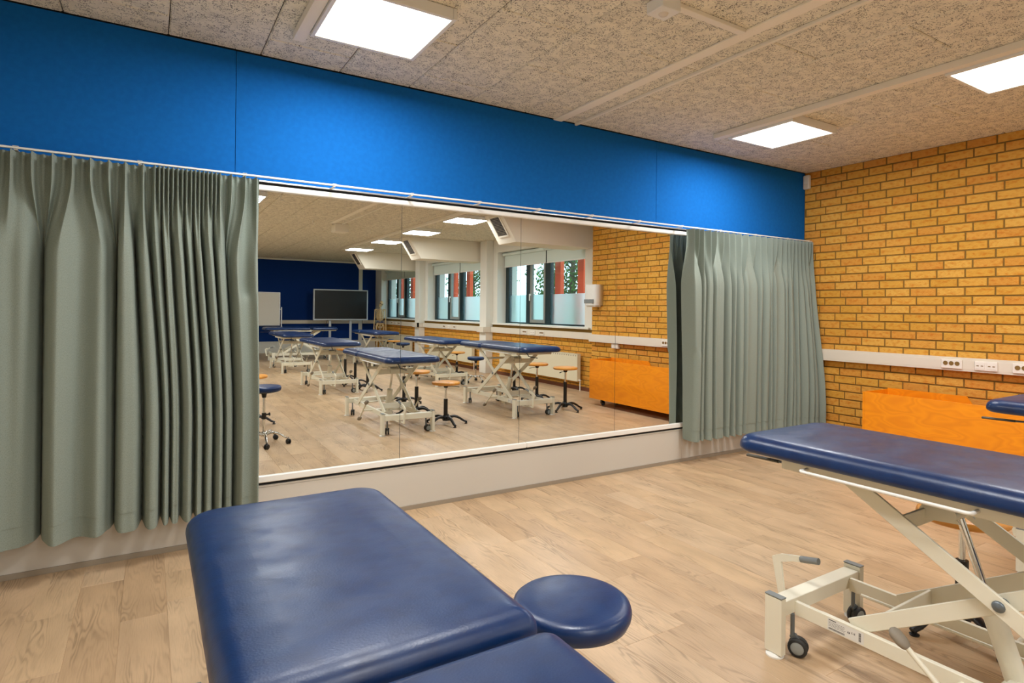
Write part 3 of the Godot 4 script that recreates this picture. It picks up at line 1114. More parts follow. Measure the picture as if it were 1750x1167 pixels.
func make_curtain(label: String, xs: Array, ytop: float, ybot: float, sd: int, gather: Array, low: Array, flare: bool):
	var r := RandomNumberGenerator.new()
	r.seed = sd
	var n: int = xs.size()
	# borders between pleats
	var edge := [xs[0] - 0.05]
	for i in n - 1: edge.append((xs[i] + xs[i + 1]) * 0.5)
	edge.append(xs[n - 1] + 0.02)
	var first := []
	var count := []
	var fold_of := []
	var at := 0
	for c in gather:
		first.append(at); count.append(c)
		for j in c: fold_of.append(first.size() - 1)
		at += c
	# without given places the folds hang roughly below their pleats
	if low.is_empty():
		for k in first.size():
			low.append(edge[first[k]] + r.randf_range(-0.010, 0.010) + (0.035 if k == 0 else 0.0))
		low.append(edge[n])
	var dep := []
	var duty := []
	var wave := []
	var tilt := []
	for k in first.size():
		var w: float = low[k + 1] - low[k]
		duty.append(r.randf_range(1.6, 2.2) if w < 0.1 else r.randf_range(2.4, 3.2))
		dep.append(clampf(w * r.randf_range(0.5, 0.8) + 0.010, 0.026, 0.070))
		wave.append(r.randf_range(0.0, TAU))
		tilt.append(r.randf_range(-0.30, 0.30) * minf(w, 0.12))
	var heights := []
	for k in 6: heights.append(ytop - 0.018 * k)
	for k in range(1, 48): heights.append(ytop - 0.09 - (ytop - 0.09 - ybot - 0.098) * pow(k / 47.0, 1.3))
	heights.append(ybot + 0.094); heights.append(ybot + 0.088); heights.append(ybot + 0.05); heights.append(ybot)
	var ns := 17
	var last: int = first.size() - 1
	var rows := []
	for h in heights:
		var t: float = ytop - h
		var m: float = smoothstep(0.085, 0.55, t)
		var row := PackedVector3Array()
		for i in n:
			var wl: float = xs[i] - edge[i]
			var wr: float = edge[i + 1] - xs[i]
			var k: int = fold_of[i]
			var e0: float = edge[first[k]]
			var e1: float = edge[first[k] + count[k]]
			var mm: float = smoothstep(0.1, 1.5, t)
			var f0: float = lerpf(e0, low[k], mm)
			var f1: float = lerpf(e1, low[k + 1], mm)
			for q in ns:
				if i > 0 and q == 0:
					continue
				var u: float = -1.0 + 2.0 * q / (ns - 1)
				# stiff pinched heading
				var a: float = signf(u) * pow(absf(u), 1.7)
				var wid: float = wl if a < 0.0 else wr
				var ux: float = xs[i] + a * wid
				var uz: float = 0.054 * exp(-pow(a * wid / 0.0075, 2.0)) - 0.006 - minf(0.026, wid * 0.6) * sin(PI * absf(a)) * (1.0 - 0.5 * smoothstep(0.0, 0.09, t))
				# below: broad folds parted by narrow deep tucks
				var s: float = clampf((ux - e0) / (e1 - e0), 0.0, 1.0) - 0.5
				if k == last: s = (s + 0.5) * 0.74 - 0.5
				var sx: float = signf(s) * 0.5 * (1.0 - pow(1.0 - 2.0 * absf(s), duty[k]))
				if k == last: sx = (sx + 0.5) / 0.985 - 0.5
				var fx: float = (f0 + f1) * 0.5 + (f1 - f0) * sx
				var grow: float = 1.0 + 0.15 * sin(t * 2.1 + wave[k])
				var c: float = cos(TAU * s)
				var fz: float = dep[k] * grow * tanh(1.7 * c) / tanh(1.7)
				fz += tilt[k] * 2.0 * sx * smoothstep(-0.5, 0.5, c)
				# memory of the single pleats on the broad fronts
				var keep: float = 0.020 if count[k] > 1 and f1 - f0 > 0.12 else 0.003
				if f1 - f0 > 0.17 and not flare: fz -= (0.040 + 0.010 * sin(t * 1.9 + wave[k])) * (0.5 + 0.5 * cos(2.0 * TAU * sx * 0.92)) * smoothstep(-0.2, 0.6, c)
				fz += keep * cos(PI * a) * smoothstep(-0.2, 0.6, c) + 0.004 * sin(sx * 9.0 + wave[k] * 2.0 + t)
				var x: float = lerpf(ux, fx, m)
				var z: float = lerpf(uz, fz, m)
				if absf(h - (ybot + 0.088)) < 0.001:
					z -= 0.0035
				z += 0.108
				if flare:
					z += 0.14 * smoothstep(-0.62, -0.08, x) * smoothstep(0.1, 1.8, t)
				z = maxf(z, 0.024)
				if flare: x = minf(x, -0.082)
				row.append(Vector3(x, h - (0.010 * c * m if h < ybot + 0.02 else 0.0), z))
		rows.append(row)
	var o := thing("curtain", label, "curtain", Vector3.ZERO, 0.0, "grey pleated curtains")
	var mb := MB.new()
	mb.loft(rows, false)
	part("cloth", mb, mats.curtain, o)
	for i in n:
		mb = MB.new()
		mb.tube([Vector3(xs[i], ytop - 0.02, 0.104), Vector3(xs[i], ytop + 0.0002, 0.101), Vector3(xs[i], ytop + 0.0042, 0.104)], 0.0012, 5)
		part("hook", mb, mats.white_metal, o)


# ------------------------------------------------------------------ treatment tables
func caster(parent: Node3D, p: Vector3, turn: float, stem_top: float):
	var mb := MB.new()
	mb.tube([Vector3(p.x, stem_top, p.z), Vector3(p.x, 0.082, p.z)], 0.0085, 10)
	mb.bar(Vector3(p.x, 0.085, p.z), Vector3(p.x, 0.05, p.z) + Vector3(sin(turn), 0, cos(turn)) * 0.022, 0.016, 0.03, 0.004)
	var c := part("caster", mb, mats.bolt_grey, parent)
	var ax := Vector3(cos(turn), 0, -sin(turn))
	var cen: Vector3 = Vector3(p.x, 0.0385, p.z) + Vector3(sin(turn), 0, cos(turn)) * 0.022
	var B := Basis(ax.cross(Vector3.UP).normalized(), ax, Vector3.UP)
	for s in [-1.0, 1.0]:
		mb = MB.new()
		mb.lathe([Vector2(0.026, -0.009), Vector2(0.035, -0.008), Vector2(0.0385, -0.003), Vector2(0.0385, 0.004), Vector2(0.035, 0.008), Vector2(0.028, 0.009)], 20, Transform3D(B, cen + ax * s * 0.014))
		part("tyre", mb, mats.tyre, c)
		mb = MB.new()
		mb.lathe([Vector2(0.0, -0.0095), Vector2(0.022, -0.0095), Vector2(0.028, -0.006), Vector2(0.028, 0.006), Vector2(0.022, 0.0095), Vector2(0.0, 0.0095)], 18, Transform3D(B, cen + ax * s * 0.014))
		part("hub", mb, mats.hub_grey, c)

func table(label: String, at: Vector3, turn: float, ytop: float, rods := true):
	var t := thing("treatment_table", label, "treatment table", at, turn, "navy treatment tables")
	var mb := MB.new()
	var th := 0.075
	var wd := 0.66
	# padded sections
	mb.cushion(wd, 1.155, th, 0.09, 0.060, T(0, ytop - th - 0.003, -0.3625), 0.003, 0.03)
	part("cushion", mb, mats.navy_vinyl, t)
	mb = MB.new()
	mb.cushion(wd, 0.70, th, 0.045, 0.060, T(0, ytop - th - 0.006, 0.60), 0.003, 0.09)
	part("head_cushion", mb, mats.navy_vinyl, t)
	# frame under the pads
	var yf: float = ytop - th - 0.0035
	mb = MB.new()
	for s in [-1.0, 1.0]:
		mb.bx(Vector3(s * 0.252, yf - 0.042, -0.73), Vector3(s * 0.280, yf, 0.25), 0.003)
		mb.bx(Vector3(s * 0.205, yf - 0.03, 0.20), Vector3(s * 0.233, yf - 0.001, 0.92), 0.003)
	for z in [-0.715, 0.24]:
		mb.bx(Vector3(-0.252, yf - 0.040, z - 0.015), Vector3(0.252, yf - 0.002, z + 0.015), 0.003)
	mb.bx(Vector3(-0.205, yf - 0.028, 0.89), Vector3(0.205, yf - 0.002, 0.92), 0.003)
	part("top_frame", mb, mats.cream_metal, t)
	for s in ([-1.0, 1.0] if rods else []):
		mb = MB.new()
		var y: float = yf - 0.020
		mb.tube([Vector3(s * 0.27, y, -0.615), Vector3(s * 0.325, y, -0.615), Vector3(s * 0.335, y, -0.605), Vector3(s * 0.335, y, -0.05), Vector3(s * 0.325, y, -0.04), Vector3(s * 0.27, y, -0.04)], 0.0068, 8)
		part("side_rod", mb, mats.white_metal, t)
	mb = MB.new()
	mb.tube([Vector3(-0.13, yf - 0.02, -0.70), Vector3(-0.13, yf - 0.02, -0.76), Vector3(-0.13, yf - 0.055, -0.80), Vector3(-0.13, yf - 0.058, -0.87)], 0.006, 8)
	var lv := part("release_lever", mb, mats.bolt_grey, t)
	mb = MB.new()
	mb.tube([Vector3(-0.13, yf - 0.057, -0.84), Vector3(-0.13, yf - 0.06, -1.0)], 0.012, 10, 0.6)
	part("lever_grip", mb, mats.dark_lever, lv)
	# scissor lift
	var yb := 0.205
	var ya: float = yf - 0.030
	for s in [-1.0, 1.0]:
		mb = MB.new()
		mb.bar(Vector3(s * 0.227, ya, -0.48), Vector3(s * 0.227, yb, 0.48), 0.013, 0.058, 0.003)
		part("scissor_arm", mb, mats.cream_metal, t)
		mb = MB.new()
		mb.bar(Vector3(s * 0.188, yb, -0.48), Vector3(s * 0.188, ya, 0.48), 0.013, 0.058, 0.003)
		part("scissor_arm", mb, mats.cream_metal, t)
		mb = MB.new()
		mb.lathe([Vector2(0.019, -0.05), Vector2(0.019, 0.0), Vector2(0.014, 0.007), Vector2(0.0, 0.010)], 16, Transform3D(Basis(Vector3.BACK, -s * PI / 2), Vector3(s * 0.234, (ya + yb) * 0.5, 0)))
		part("pivot_bolt", mb, mats.bolt_grey, t)
	for z in [-0.48, 0.48]:
		mb = MB.new()
		mb.tube([Vector3(-0.245, ya, z), Vector3(0.245, ya, z)], 0.011, 10)
		part("hinge_axle", mb, mats.cream_metal, t)
	mb = MB.new()
	mb.bar(Vector3(-0.221, lerpf(ya, yb, 0.2), -0.288), Vector3(0.221, lerpf(ya, yb, 0.2), -0.288), 0.012, 0.06, 0.003)
	part("cross_plate", mb, mats.cream_metal, t)
	mb = MB.new()
	mb.bar(Vector3(-0.182, lerpf(ya, yb, 0.2), 0.288), Vector3(0.182, lerpf(ya, yb, 0.2), 0.288), 0.03, 0.03, 0.004)
	part("cross_plate", mb, mats.cream_metal, t)
	mb = MB.new()
	mb.bar(Vector3(-0.182, lerpf(yb, ya, 0.12), -0.365), Vector3(0.182, lerpf(yb, ya, 0.12), -0.365), 0.012, 0.06, 0.003)
	part("cross_plate", mb, mats.cream_metal, t)
	# hydraulic cylinder with its brackets
	var c0 := Vector3(0, 0.10, 0.0)
	var c1 := Vector3(0, ya - 0.09, -0.20)
	mb = MB.new()
	mb.tube([c0, c0.lerp(c1, 0.56)], 0.034, 18)
	mb.box(T(0, 0.12, 0.0), Vector3(0.11, 0.10, 0.11), 0.008)
	mb.bx(Vector3(-0.185, 0.155, -0.035), Vector3(0.185, 0.185, 0.035), 0.004)
	var cy := part("lift_cylinder", mb, mats.cream_metal, t)
	mb = MB.new()
	mb.tube([c0.lerp(c1, 0.5), c1], 0.013, 12)
	part("piston_rod", mb, mats.chrome, cy)
	mb = MB.new()
	mb.tube([Vector3(-0.07, c1.y, c1.z), Vector3(0.07, c1.y, c1.z)], 0.022, 14)
	for s in [-1.0, 1.0]:
		mb.prism(PackedVector2Array([Vector2(-0.02, -0.03), Vector2(0.03, 0.03), Vector2(0.10, 0.02), Vector2(0.13, -0.045)]), 0.008, Transform3D(Basis(Vector3.UP, PI / 2), Vector3(s * 0.06, c1.y + 0.005, c1.z + 0.01)))
	part("cylinder_bracket", mb, mats.cream_metal, cy)
	# base
	for sz in [-1.0, 1.0]:
		mb = MB.new()
		mb.bx(Vector3(-0.285, 0.168, sz * 0.735 - 0.034), Vector3(0.285, 0.230, sz * 0.735 + 0.034), 0.004)
		part("crossbar", mb, mats.cream_metal, t)
		for sx in [-1.0, 1.0]:
			mb = MB.new()
			mb.bx(Vector3(sx * 0.286, 0.012, sz * 0.735 - 0.039), Vector3(sx * 0.318, 0.246, sz * 0.735 + 0.039), 0.003)
			var lg := part("leg", mb, mats.cream_metal, t)
			mb = MB.new()
			mb.bx(Vector3(sx * 0.285, 0.2465, sz * 0.735 - 0.040), Vector3(sx * 0.319, 0.252, sz * 0.735 + 0.040), 0.002)
			part("end_cap", mb, mats.grey_plastic, lg)
			mb = MB.new()
			mb.lathe([Vector2(0.0, 0.0), Vector2(0.036, 0.0), Vector2(0.036, 0.006), Vector2(0.02, 0.0119), Vector2(0, 0.0119)], 16, T(sx * 0.302, 0, sz * 0.735))
			part("foot", mb, mats.white_metal, lg)
			caster(t, Vector3(sx * 0.235, 0, sz * 0.70), 0.5 * sx + 0.9, 0.17)
	for s in [-1.0, 1.0]:
		mb = MB.new()
		mb.bx(Vector3(s * 0.200, 0.160, -0.702), Vector3(s * 0.219, 0.218, 0.702), 0.003)
		part("side_rail", mb, mats.cream_metal, t)
		mb = MB.new()
		mb.tube([Vector3(s * 0.15, 0.185, -0.62), Vector3(s * 0.15, 0.185, 0.60)], 0.007, 8)
		part("link_rod", mb, mats.cream_metal, t)
	for z in [0.58]:
		mb = MB.new()
		mb.tube([Vector3(-0.20, 0.186, z), Vector3(0.20, 0.186, z)], 0.011, 10)
		part("slide_axle", mb, mats.cream_metal, t)
	# lever that lowers the casters
	mb = MB.new()
	mb.prism(PackedVector2Array([Vector2(0.825, 0.14), Vector2(0.855, 0.14), Vector2(0.868, 0.20), Vector2(0.892, 0.315), Vector2(0.85, 0.338), Vector2(0.79, 0.352), Vector2(0.745, 0.362), Vector2(0.74, 0.336), Vector2(0.79, 0.326), Vector2(0.848, 0.302), Vector2(0.838, 0.22)]), 0.012, Transform3D(Basis(Vector3.UP, PI / 2), Vector3(-0.09, 0, 0)))
	mb.bx(Vector3(-0.10, 0.138, -0.85), Vector3(-0.08, 0.152, -0.70), 0.002)
	var cl := part("caster_lever", mb, mats.cream_metal, t)
	mb = MB.new()
	mb.tube([Vector3(-0.09, 0.347, -0.755), Vector3(-0.09, 0.365, -0.675)], 0.014, 10)
	part("lever_grip", mb, mats.grey_plastic, cl)
	mb = MB.new()
	mb.tube([Vector3(-0.09, 0.145, -0.72), Vector3(-0.09, 0.13, -0.66), Vector3(-0.09, 0.13, 0.60)], 0.007, 8)
	part("lever_rod", mb, mats.cream_metal, cl)
	# rocking pump pedals on both sides
	for s in [-1.0, 1.0]:
		var p0 := Vector3(s * 0.335, 0.305, -0.235)
		var p1 := Vector3(s * 0.335, 0.085, 0.03)
		mb = MB.new()
		mb.tube([p0, p1], 0.0095, 10)
		mb.tube([p0.lerp(p1, 0.5), Vector3(s * 0.19, 0.19, -0.10)], 0.009, 10)
		var pd := part("pump_pedal", mb, mats.cream_metal, t)
		for e in [[p0, p1], [p1, p0]]:
			var d: Vector3 = (e[0] - e[1]).normalized()
			mb = MB.new()
			var a: Vector3 = e[0]
			mb.tube([a - d * 0.025, a - d * 0.018, a, a + d * 0.03, a + d * 0.043, a + d * 0.047], [0.012, 0.020, 0.026, 0.025, 0.016, 0.004], 14, 0.72)
			part("pedal_grip", mb, mats.taupe_grip, pd)
	# rating plate on the rail
	mb = MB.new()
	var xp := -0.2196
	mb.quad(Vector3(xp, 0.166, -0.56), Vector3(xp, 0.166, -0.42), Vector3(xp, 0.212, -0.42), Vector3(xp, 0.212, -0.56), Vector3.LEFT, Vector2(0, 1), Vector2(1, 1), Vector2(1, 0), Vector2(0, 0))
	part("rating_plate", mb, mats.rating_plate, t)
	return t

func build_tables():
	table("navy treatment table whose side touches the navy wheeled stool", Vector3(-5.845, 0, 2.665), 0.0, 0.755, false)
	table("navy treatment table in the middle row, closest to the mirror wall", Vector3(-3.725, 0, 3.180), 0.012, 0.898)
	table("navy treatment table beside the orange crate", Vector3(-1.84, 0, 3.41), 0.012, 0.95)
	table("navy treatment table in the middle row, second from the mirror wall", Vector3(-3.55, 0, 6.73), 0.012, 0.875)
	table("navy treatment table in the middle row, third from the mirror wall", Vector3(-3.50, 0, 10.35), 0.0, 0.865)
	table("navy treatment table in the window row, between the first window and the middle row", Vector3(-1.43, 0, 6.83), 0.0, 0.865)
	table("navy treatment table in the window row, closest to the display screen", Vector3(-1.42, 0, 10.6), 0.0, 0.88)
	table("navy treatment table standing crosswise in front of the whiteboard", Vector3(-2.75, 0, 12.9), PI / 2, 0.91)


# ------------------------------------------------------------------ stools
func star_leg(mb: MB, a: float, reach: float, y0: float, y1: float, r0: float, r1: float):
	var d := Vector3(cos(a), 0, sin(a))
	var pts := []
	var rad := []
	for k in 7:
		var s: float = k / 6.0
		var rr: float = 0.02 + (reach - 0.02) * s
		var y: float = lerpf(y0, y1, s) + 0.035 * sin(PI * minf(s * 1.25, 1.0)) - 0.018 * pow(s, 4.0)
		pts.append(d * rr + Vector3.UP * y)
		rad.append(lerpf(r0, r1, s))
	mb.tube(pts, rad, 8, 0.75)

func wood_stool(label: String, at: Vector3, h: float, turn: float):
	var o := thing("wooden_stool", label, "stool", at, turn, "stools with round wooden seats")
	var mb := MB.new()
	mb.lathe([Vector2(0, h - 0.034), Vector2(0.166, h - 0.034), Vector2(0.174, h - 0.028), Vector2(0.177, h - 0.017), Vector2(0.174, h - 0.005), Vector2(0.166, h), Vector2(0, h)], 36)
	part("seat", mb, mats.beech, o)
	mb = MB.new()
	mb.lathe([Vector2(0.0, h - 0.075), Vector2(0.024, h - 0.075), Vector2(0.03, h - 0.05), Vector2(0.09, h - 0.042), Vector2(0.09, h - 0.0345)], 20)
	part("mount", mb, mats.black_plastic, o)
	mb = MB.new()
	mb.tube([Vector3(0.02, h - 0.06, 0), Vector3(0.10, h - 0.062, 0.0), Vector3(0.17, h - 0.07, 0.0)], [0.005, 0.005, 0.009], 8, 0.6)
	part("height_lever", mb, mats.black_plastic, o)
	var split: float = h - 0.22
	mb = MB.new()
	mb.tube([Vector3(0, split, 0), Vector3(0, h - 0.07, 0)], 0.0135, 14)
	part("gas_column", mb, mats.chrome, o)
	mb = MB.new()
	mb.tube([Vector3(0, 0.06, 0), Vector3(0, split + 0.005, 0)], 0.0255, 18)
	part("column_sleeve", mb, mats.black_plastic, o)
	mb = MB.new()
	mb.lathe([Vector2(0, 0.045), Vector2(0.036, 0.045), Vector2(0.042, 0.06), Vector2(0.042, 0.095), Vector2(0.03, 0.112), Vector2(0, 0.112)], 18)
	for k in 5:
		star_leg(mb, TAU * k / 5.0, 0.27, 0.075, 0.04, 0.026, 0.016)
	var b := part("star_base", mb, mats.black_plastic, o)
	for k in 5:
		var d := Vector3(cos(TAU * k / 5.0), 0, sin(TAU * k / 5.0)) * 0.258
		mb = MB.new()
		mb.lathe([Vector2(0, 0.0), Vector2(0.019, 0.0), Vector2(0.021, 0.006), Vector2(0.008, 0.012), Vector2(0.008, 0.034)], 12, T(d.x, 0, d.z))
		part("glide", mb, mats.black_plastic, b)

func blue_stool(label: String, at: Vector3, h: float, turn: float):
	var o := thing("padded_stool", label, "stool", at, turn, "stools with round navy cushions")
	var mb := MB.new()
	mb.lathe([Vector2(0, h - 0.060), Vector2(0.148, h - 0.060), Vector2(0.160, h - 0.055), Vector2(0.167, h - 0.040), Vector2(0.169, h - 0.026), Vector2(0.165, h - 0.012), Vector2(0.155, h - 0.004), Vector2(0.140, h - 0.001), Vector2(0.10, h + 0.001), Vector2(0, h + 0.002)], 44)
	part("seat", mb, mats.navy_vinyl, o)
	mb = MB.new()
	mb.lathe([Vector2(0.0, h - 0.125), Vector2(0.02, h - 0.125), Vector2(0.024, h - 0.10), Vector2(0.03, h - 0.080), Vector2(0.11, h - 0.070), Vector2(0.11, h - 0.0605)], 20)
	part("mount", mb, mats.black_plastic, o)
	mb = MB.new()
	mb.tube([Vector3(0, 0.10, 0), Vector3(0, h - 0.12, 0)], 0.0135, 14)
	part("column", mb, mats.chrome, o)
	mb = MB.new()
	var ky: float = 0.30
	mb.lathe([Vector2(0.0, ky - 0.035), Vector2(0.022, ky - 0.035), Vector2(0.022, ky + 0.03), Vector2(0.0, ky + 0.03)], 16)
	mb.tube([Vector3(0.01, ky + 0.01, 0), Vector3(0.045, ky + 0.016, 0), Vector3(0.05, ky + 0.016, 0), Vector3(0.062, ky + 0.018, 0)], [0.008, 0.008, 0.018, 0.017], 10)
	part("clamp_knob", mb, mats.black_plastic, o)
	mb = MB.new()
	mb.lathe([Vector2(0, 0.085), Vector2(0.028, 0.085), Vector2(0.032, 0.095), Vector2(0.030, 0.125), Vector2(0.02, 0.135), Vector2(0, 0.135)], 18)
	for k in 5:
		star_leg(mb, TAU * k / 5.0, 0.25, 0.10, 0.075, 0.017, 0.012)
	var b := part("star_base", mb, mats.chrome, o)
	for k in 5:
		var a: float = TAU * k / 5.0
		var d := Vector3(cos(a), 0, sin(a)) * 0.245
		mb = MB.new()
		mb.tube([Vector3(d.x, 0.07, d.z), Vector3(d.x, 0.045, d.z)], 0.006, 8)
		var ax := Vector3(cos(a + 0.7), 0, sin(a + 0.7))
		var B := Basis(ax.cross(Vector3.UP).normalized(), ax, Vector3.UP)
		for s in [-1.0, 1.0]:
			mb.lathe([Vector2(0.0, -0.008), Vector2(0.022, -0.008), Vector2(0.0265, -0.004), Vector2(0.0265, 0.004), Vector2(0.022, 0.008), Vector2(0, 0.008)], 16, Transform3D(B, Vector3(d.x, 0.0265, d.z) + ax * s * 0.012))
		part("caster", mb, mats.black_plastic, b)

func build_stools():
	blue_stool("navy padded wheeled stool with chrome base touching the treatment table by the curtain", Vector3(-5.25, 0, 2.64), 0.615, 0.35)
	blue_stool("navy padded wheeled stool with chrome base by the column after the first window", Vector3(-0.76, 0, 6.40), 0.50, 0.2)
	blue_stool("navy padded stool under the far end of the window row, next to a wooden stool", Vector3(-0.93, 0, 9.9), 0.60, 0.0)
	blue_stool("navy padded stool between the window row and the skeleton", Vector3(-0.72, 0, 11.6), 0.60, 0.6)
	wood_stool("wooden stool at the mirror end of the middle-row table closest to the mirror", Vector3(-3.115, 0, 2.755), 0.53, 0.3)
	wood_stool("wooden stool at the window side of the middle-row table, one step further from the mirror", Vector3(-3.19, 0, 3.52), 0.60, 0.9)
	wood_stool("wooden stool behind the middle-row table closest to the mirror", Vector3(-3.02, 0, 4.42), 0.64, 0.1)
	wood_stool("tall wooden stool between the table by the orange crate and the radiator", Vector3(-1.16, 0, 2.90), 0.62, 2.7)
	wood_stool("wooden stool behind the tall one near the orange crate", Vector3(-1.06, 0, 3.78), 0.60, 2.9)
	wood_stool("wooden stool at the far end of the table by the orange crate", Vector3(-0.90, 0, 4.72), 0.60, 0.5)
	wood_stool("wooden stool in front of the second radiator", Vector3(-0.66, 0, 7.45), 0.53, 2.6)
	wood_stool("wooden stool beside the second middle-row table, mirror end", Vector3(-3.02, 0, 6.15), 0.64, 0.7)
	wood_stool("wooden stool beside the second middle-row table, midway along it", Vector3(-3.00, 0, 6.95), 0.64, 0.2)
	wood_stool("wooden stool beside the second middle-row table, display end", Vector3(-2.96, 0, 7.75), 0.64, 1.1)
	wood_stool("wooden stool next to a navy stool at the far end of the window row", Vector3(-0.78, 0, 10.95), 0.60, 0.4)
	wood_stool("wooden stool behind the navy wheeled stool by the curtain", Vector3(-5.20, 0, 3.85), 0.60, 2.9)


# ------------------------------------------------------------------ orange crate
func build_crate():
	var o := thing("wooden_crate", "long orange plywood crate on casters against the yellow brick wall", "crate")
	var z0 := 0.925; var z1 := 3.157; var x0 := -0.51; var x1 := -0.075; var y0 := 0.10; var y1 := 0.695; var t := 0.018
	var mb := MB.new()
	mb.bx(Vector3(x0, y0, z0 + 0.0185), Vector3(x0 + t, y1, z1 - 0.0185), 0.001)
	part("front_panel", mb, mats.orange_ply, o)
	for z in [z0, z1 - t]:
		mb = MB.new()
		mb.bx(Vector3(x0, y0, z), Vector3(x1, y1, z + t), 0.001)
		part("end_panel", mb, mats.orange_ply, o)
	mb = MB.new()
	# back panel with a shallow cut-out between its raised ends
	var p := PackedVector2Array([Vector2(z0 + t, y0), Vector2(z1 - t, y0), Vector2(z1 - t, y1 + 0.012), Vector2(2.33, y1 + 0.012), Vector2(2.22, y1 - 0.16), Vector2(1.71, y1 - 0.16), Vector2(1.60, y1 + 0.012), Vector2(z0 + t, y1 + 0.012)])
	mb.prism(p, t, Transform3D(Basis(Vector3.BACK, Vector3.UP, Vector3.LEFT), Vector3(x1 - t * 0.5, 0, 0)))
	part("back_panel", mb, mats.orange_ply, o)
	mb = MB.new()
	mb.bx(Vector3(x0 + t, y0 + 0.005, z0 + t), Vector3(x1 - t, y0 + 0.02, z1 - t))
	part("floor_board", mb, mats.orange_ply, o)
	for x in [x0 + 0.08, x1 - 0.08]:
		for z in [z0 + 0.12, z1 - 0.20]:
			mb = MB.new()
			mb.bx(Vector3(x - 0.03, 0.094, z - 0.03), Vector3(x + 0.03, 0.1, z + 0.03))
			mb.bx(Vector3(x - 0.018, 0.035, z - 0.012), Vector3(x + 0.018, 0.094, z + 0.012), 0.003)
			mb.lathe([Vector2(0, -0.011), Vector2(0.036, -0.011), Vector2(0.0385, -0.006), Vector2(0.0385, 0.006), Vector2(0.036, 0.011), Vector2(0, 0.011)], 20, Transform3D(Basis(Vector3.BACK, PI / 2), Vector3(x + 0.026, 0.0385, z)))
			part("caster", mb, mats.tyre, o)


# ------------------------------------------------------------------ trunking, sockets, radiators, dispenser
func socket(parent: Node3D, x: float, y: float, z: float, kind: String):
	var mb := MB.new()
	mb.bx(Vector3(x - 0.012, y - 0.041, z - 0.083), Vector3(x, y + 0.041, z + 0.083), 0.004)
	var s := part("socket", mb, mats.socket_plastic, parent)
	if kind == "power":
		for k in 3:
			mb = MB.new()
			mb.lathe([Vector2(0.0, 0.0), Vector2(0.019, 0.0), Vector2(0.0195, 0.002)], 16, Transform3D(Basis(Vector3.BACK, PI / 2), Vector3(x - 0.0122, y + 0.006, z - 0.046 + 0.046 * k)))
			part("outlet", mb, mats.brass_dark, s)
	else:
		for k in 2:
			mb = MB.new()
			mb.bx(Vector3(x - 0.0145, y - 0.028, z - 0.042 + 0.084 * k - 0.034), Vector3(x - 0.012, y + 0.03, z - 0.042 + 0.084 * k + 0.034), 0.001)
			part("cover_plate", mb, mats.socket_plastic, s)
			for e in [-1.0, 1.0]:
				mb = MB.new()
				mb.bx(Vector3(x - 0.0152, y - 0.004, z - 0.042 + 0.084 * k + e * 0.016 - 0.009), Vector3(x - 0.0146, y + 0.004, z - 0.042 + 0.084 * k + e * 0.016 + 0.009))
				part("jack", mb, mats.brass_dark, s)

func trunk_run(called_label: String, xf: float, xb: float, z0: float, z1: float, socks: Array):
	var o := thing("cable_trunking", called_label, "cable trunking", Vector3.ZERO, 0.0, "cable trunking")
	var mb := MB.new()
	mb.bx(Vector3(xf + 0.002, 0.925, z0), Vector3(xb, 1.045, z1), 0.003)
	part("body", mb, mats.trunk_plastic, o)
	mb = MB.new()
	mb.bx(Vector3(xf, 0.945, z0 + 0.001), Vector3(xf + 0.0018, 1.025, z1 - 0.001), 0.0006)
	part("lid", mb, mats.trunk_plastic, o)
	for s in socks:
		socket(o, xf - 0.0003, 0.985, s[0], s[1])

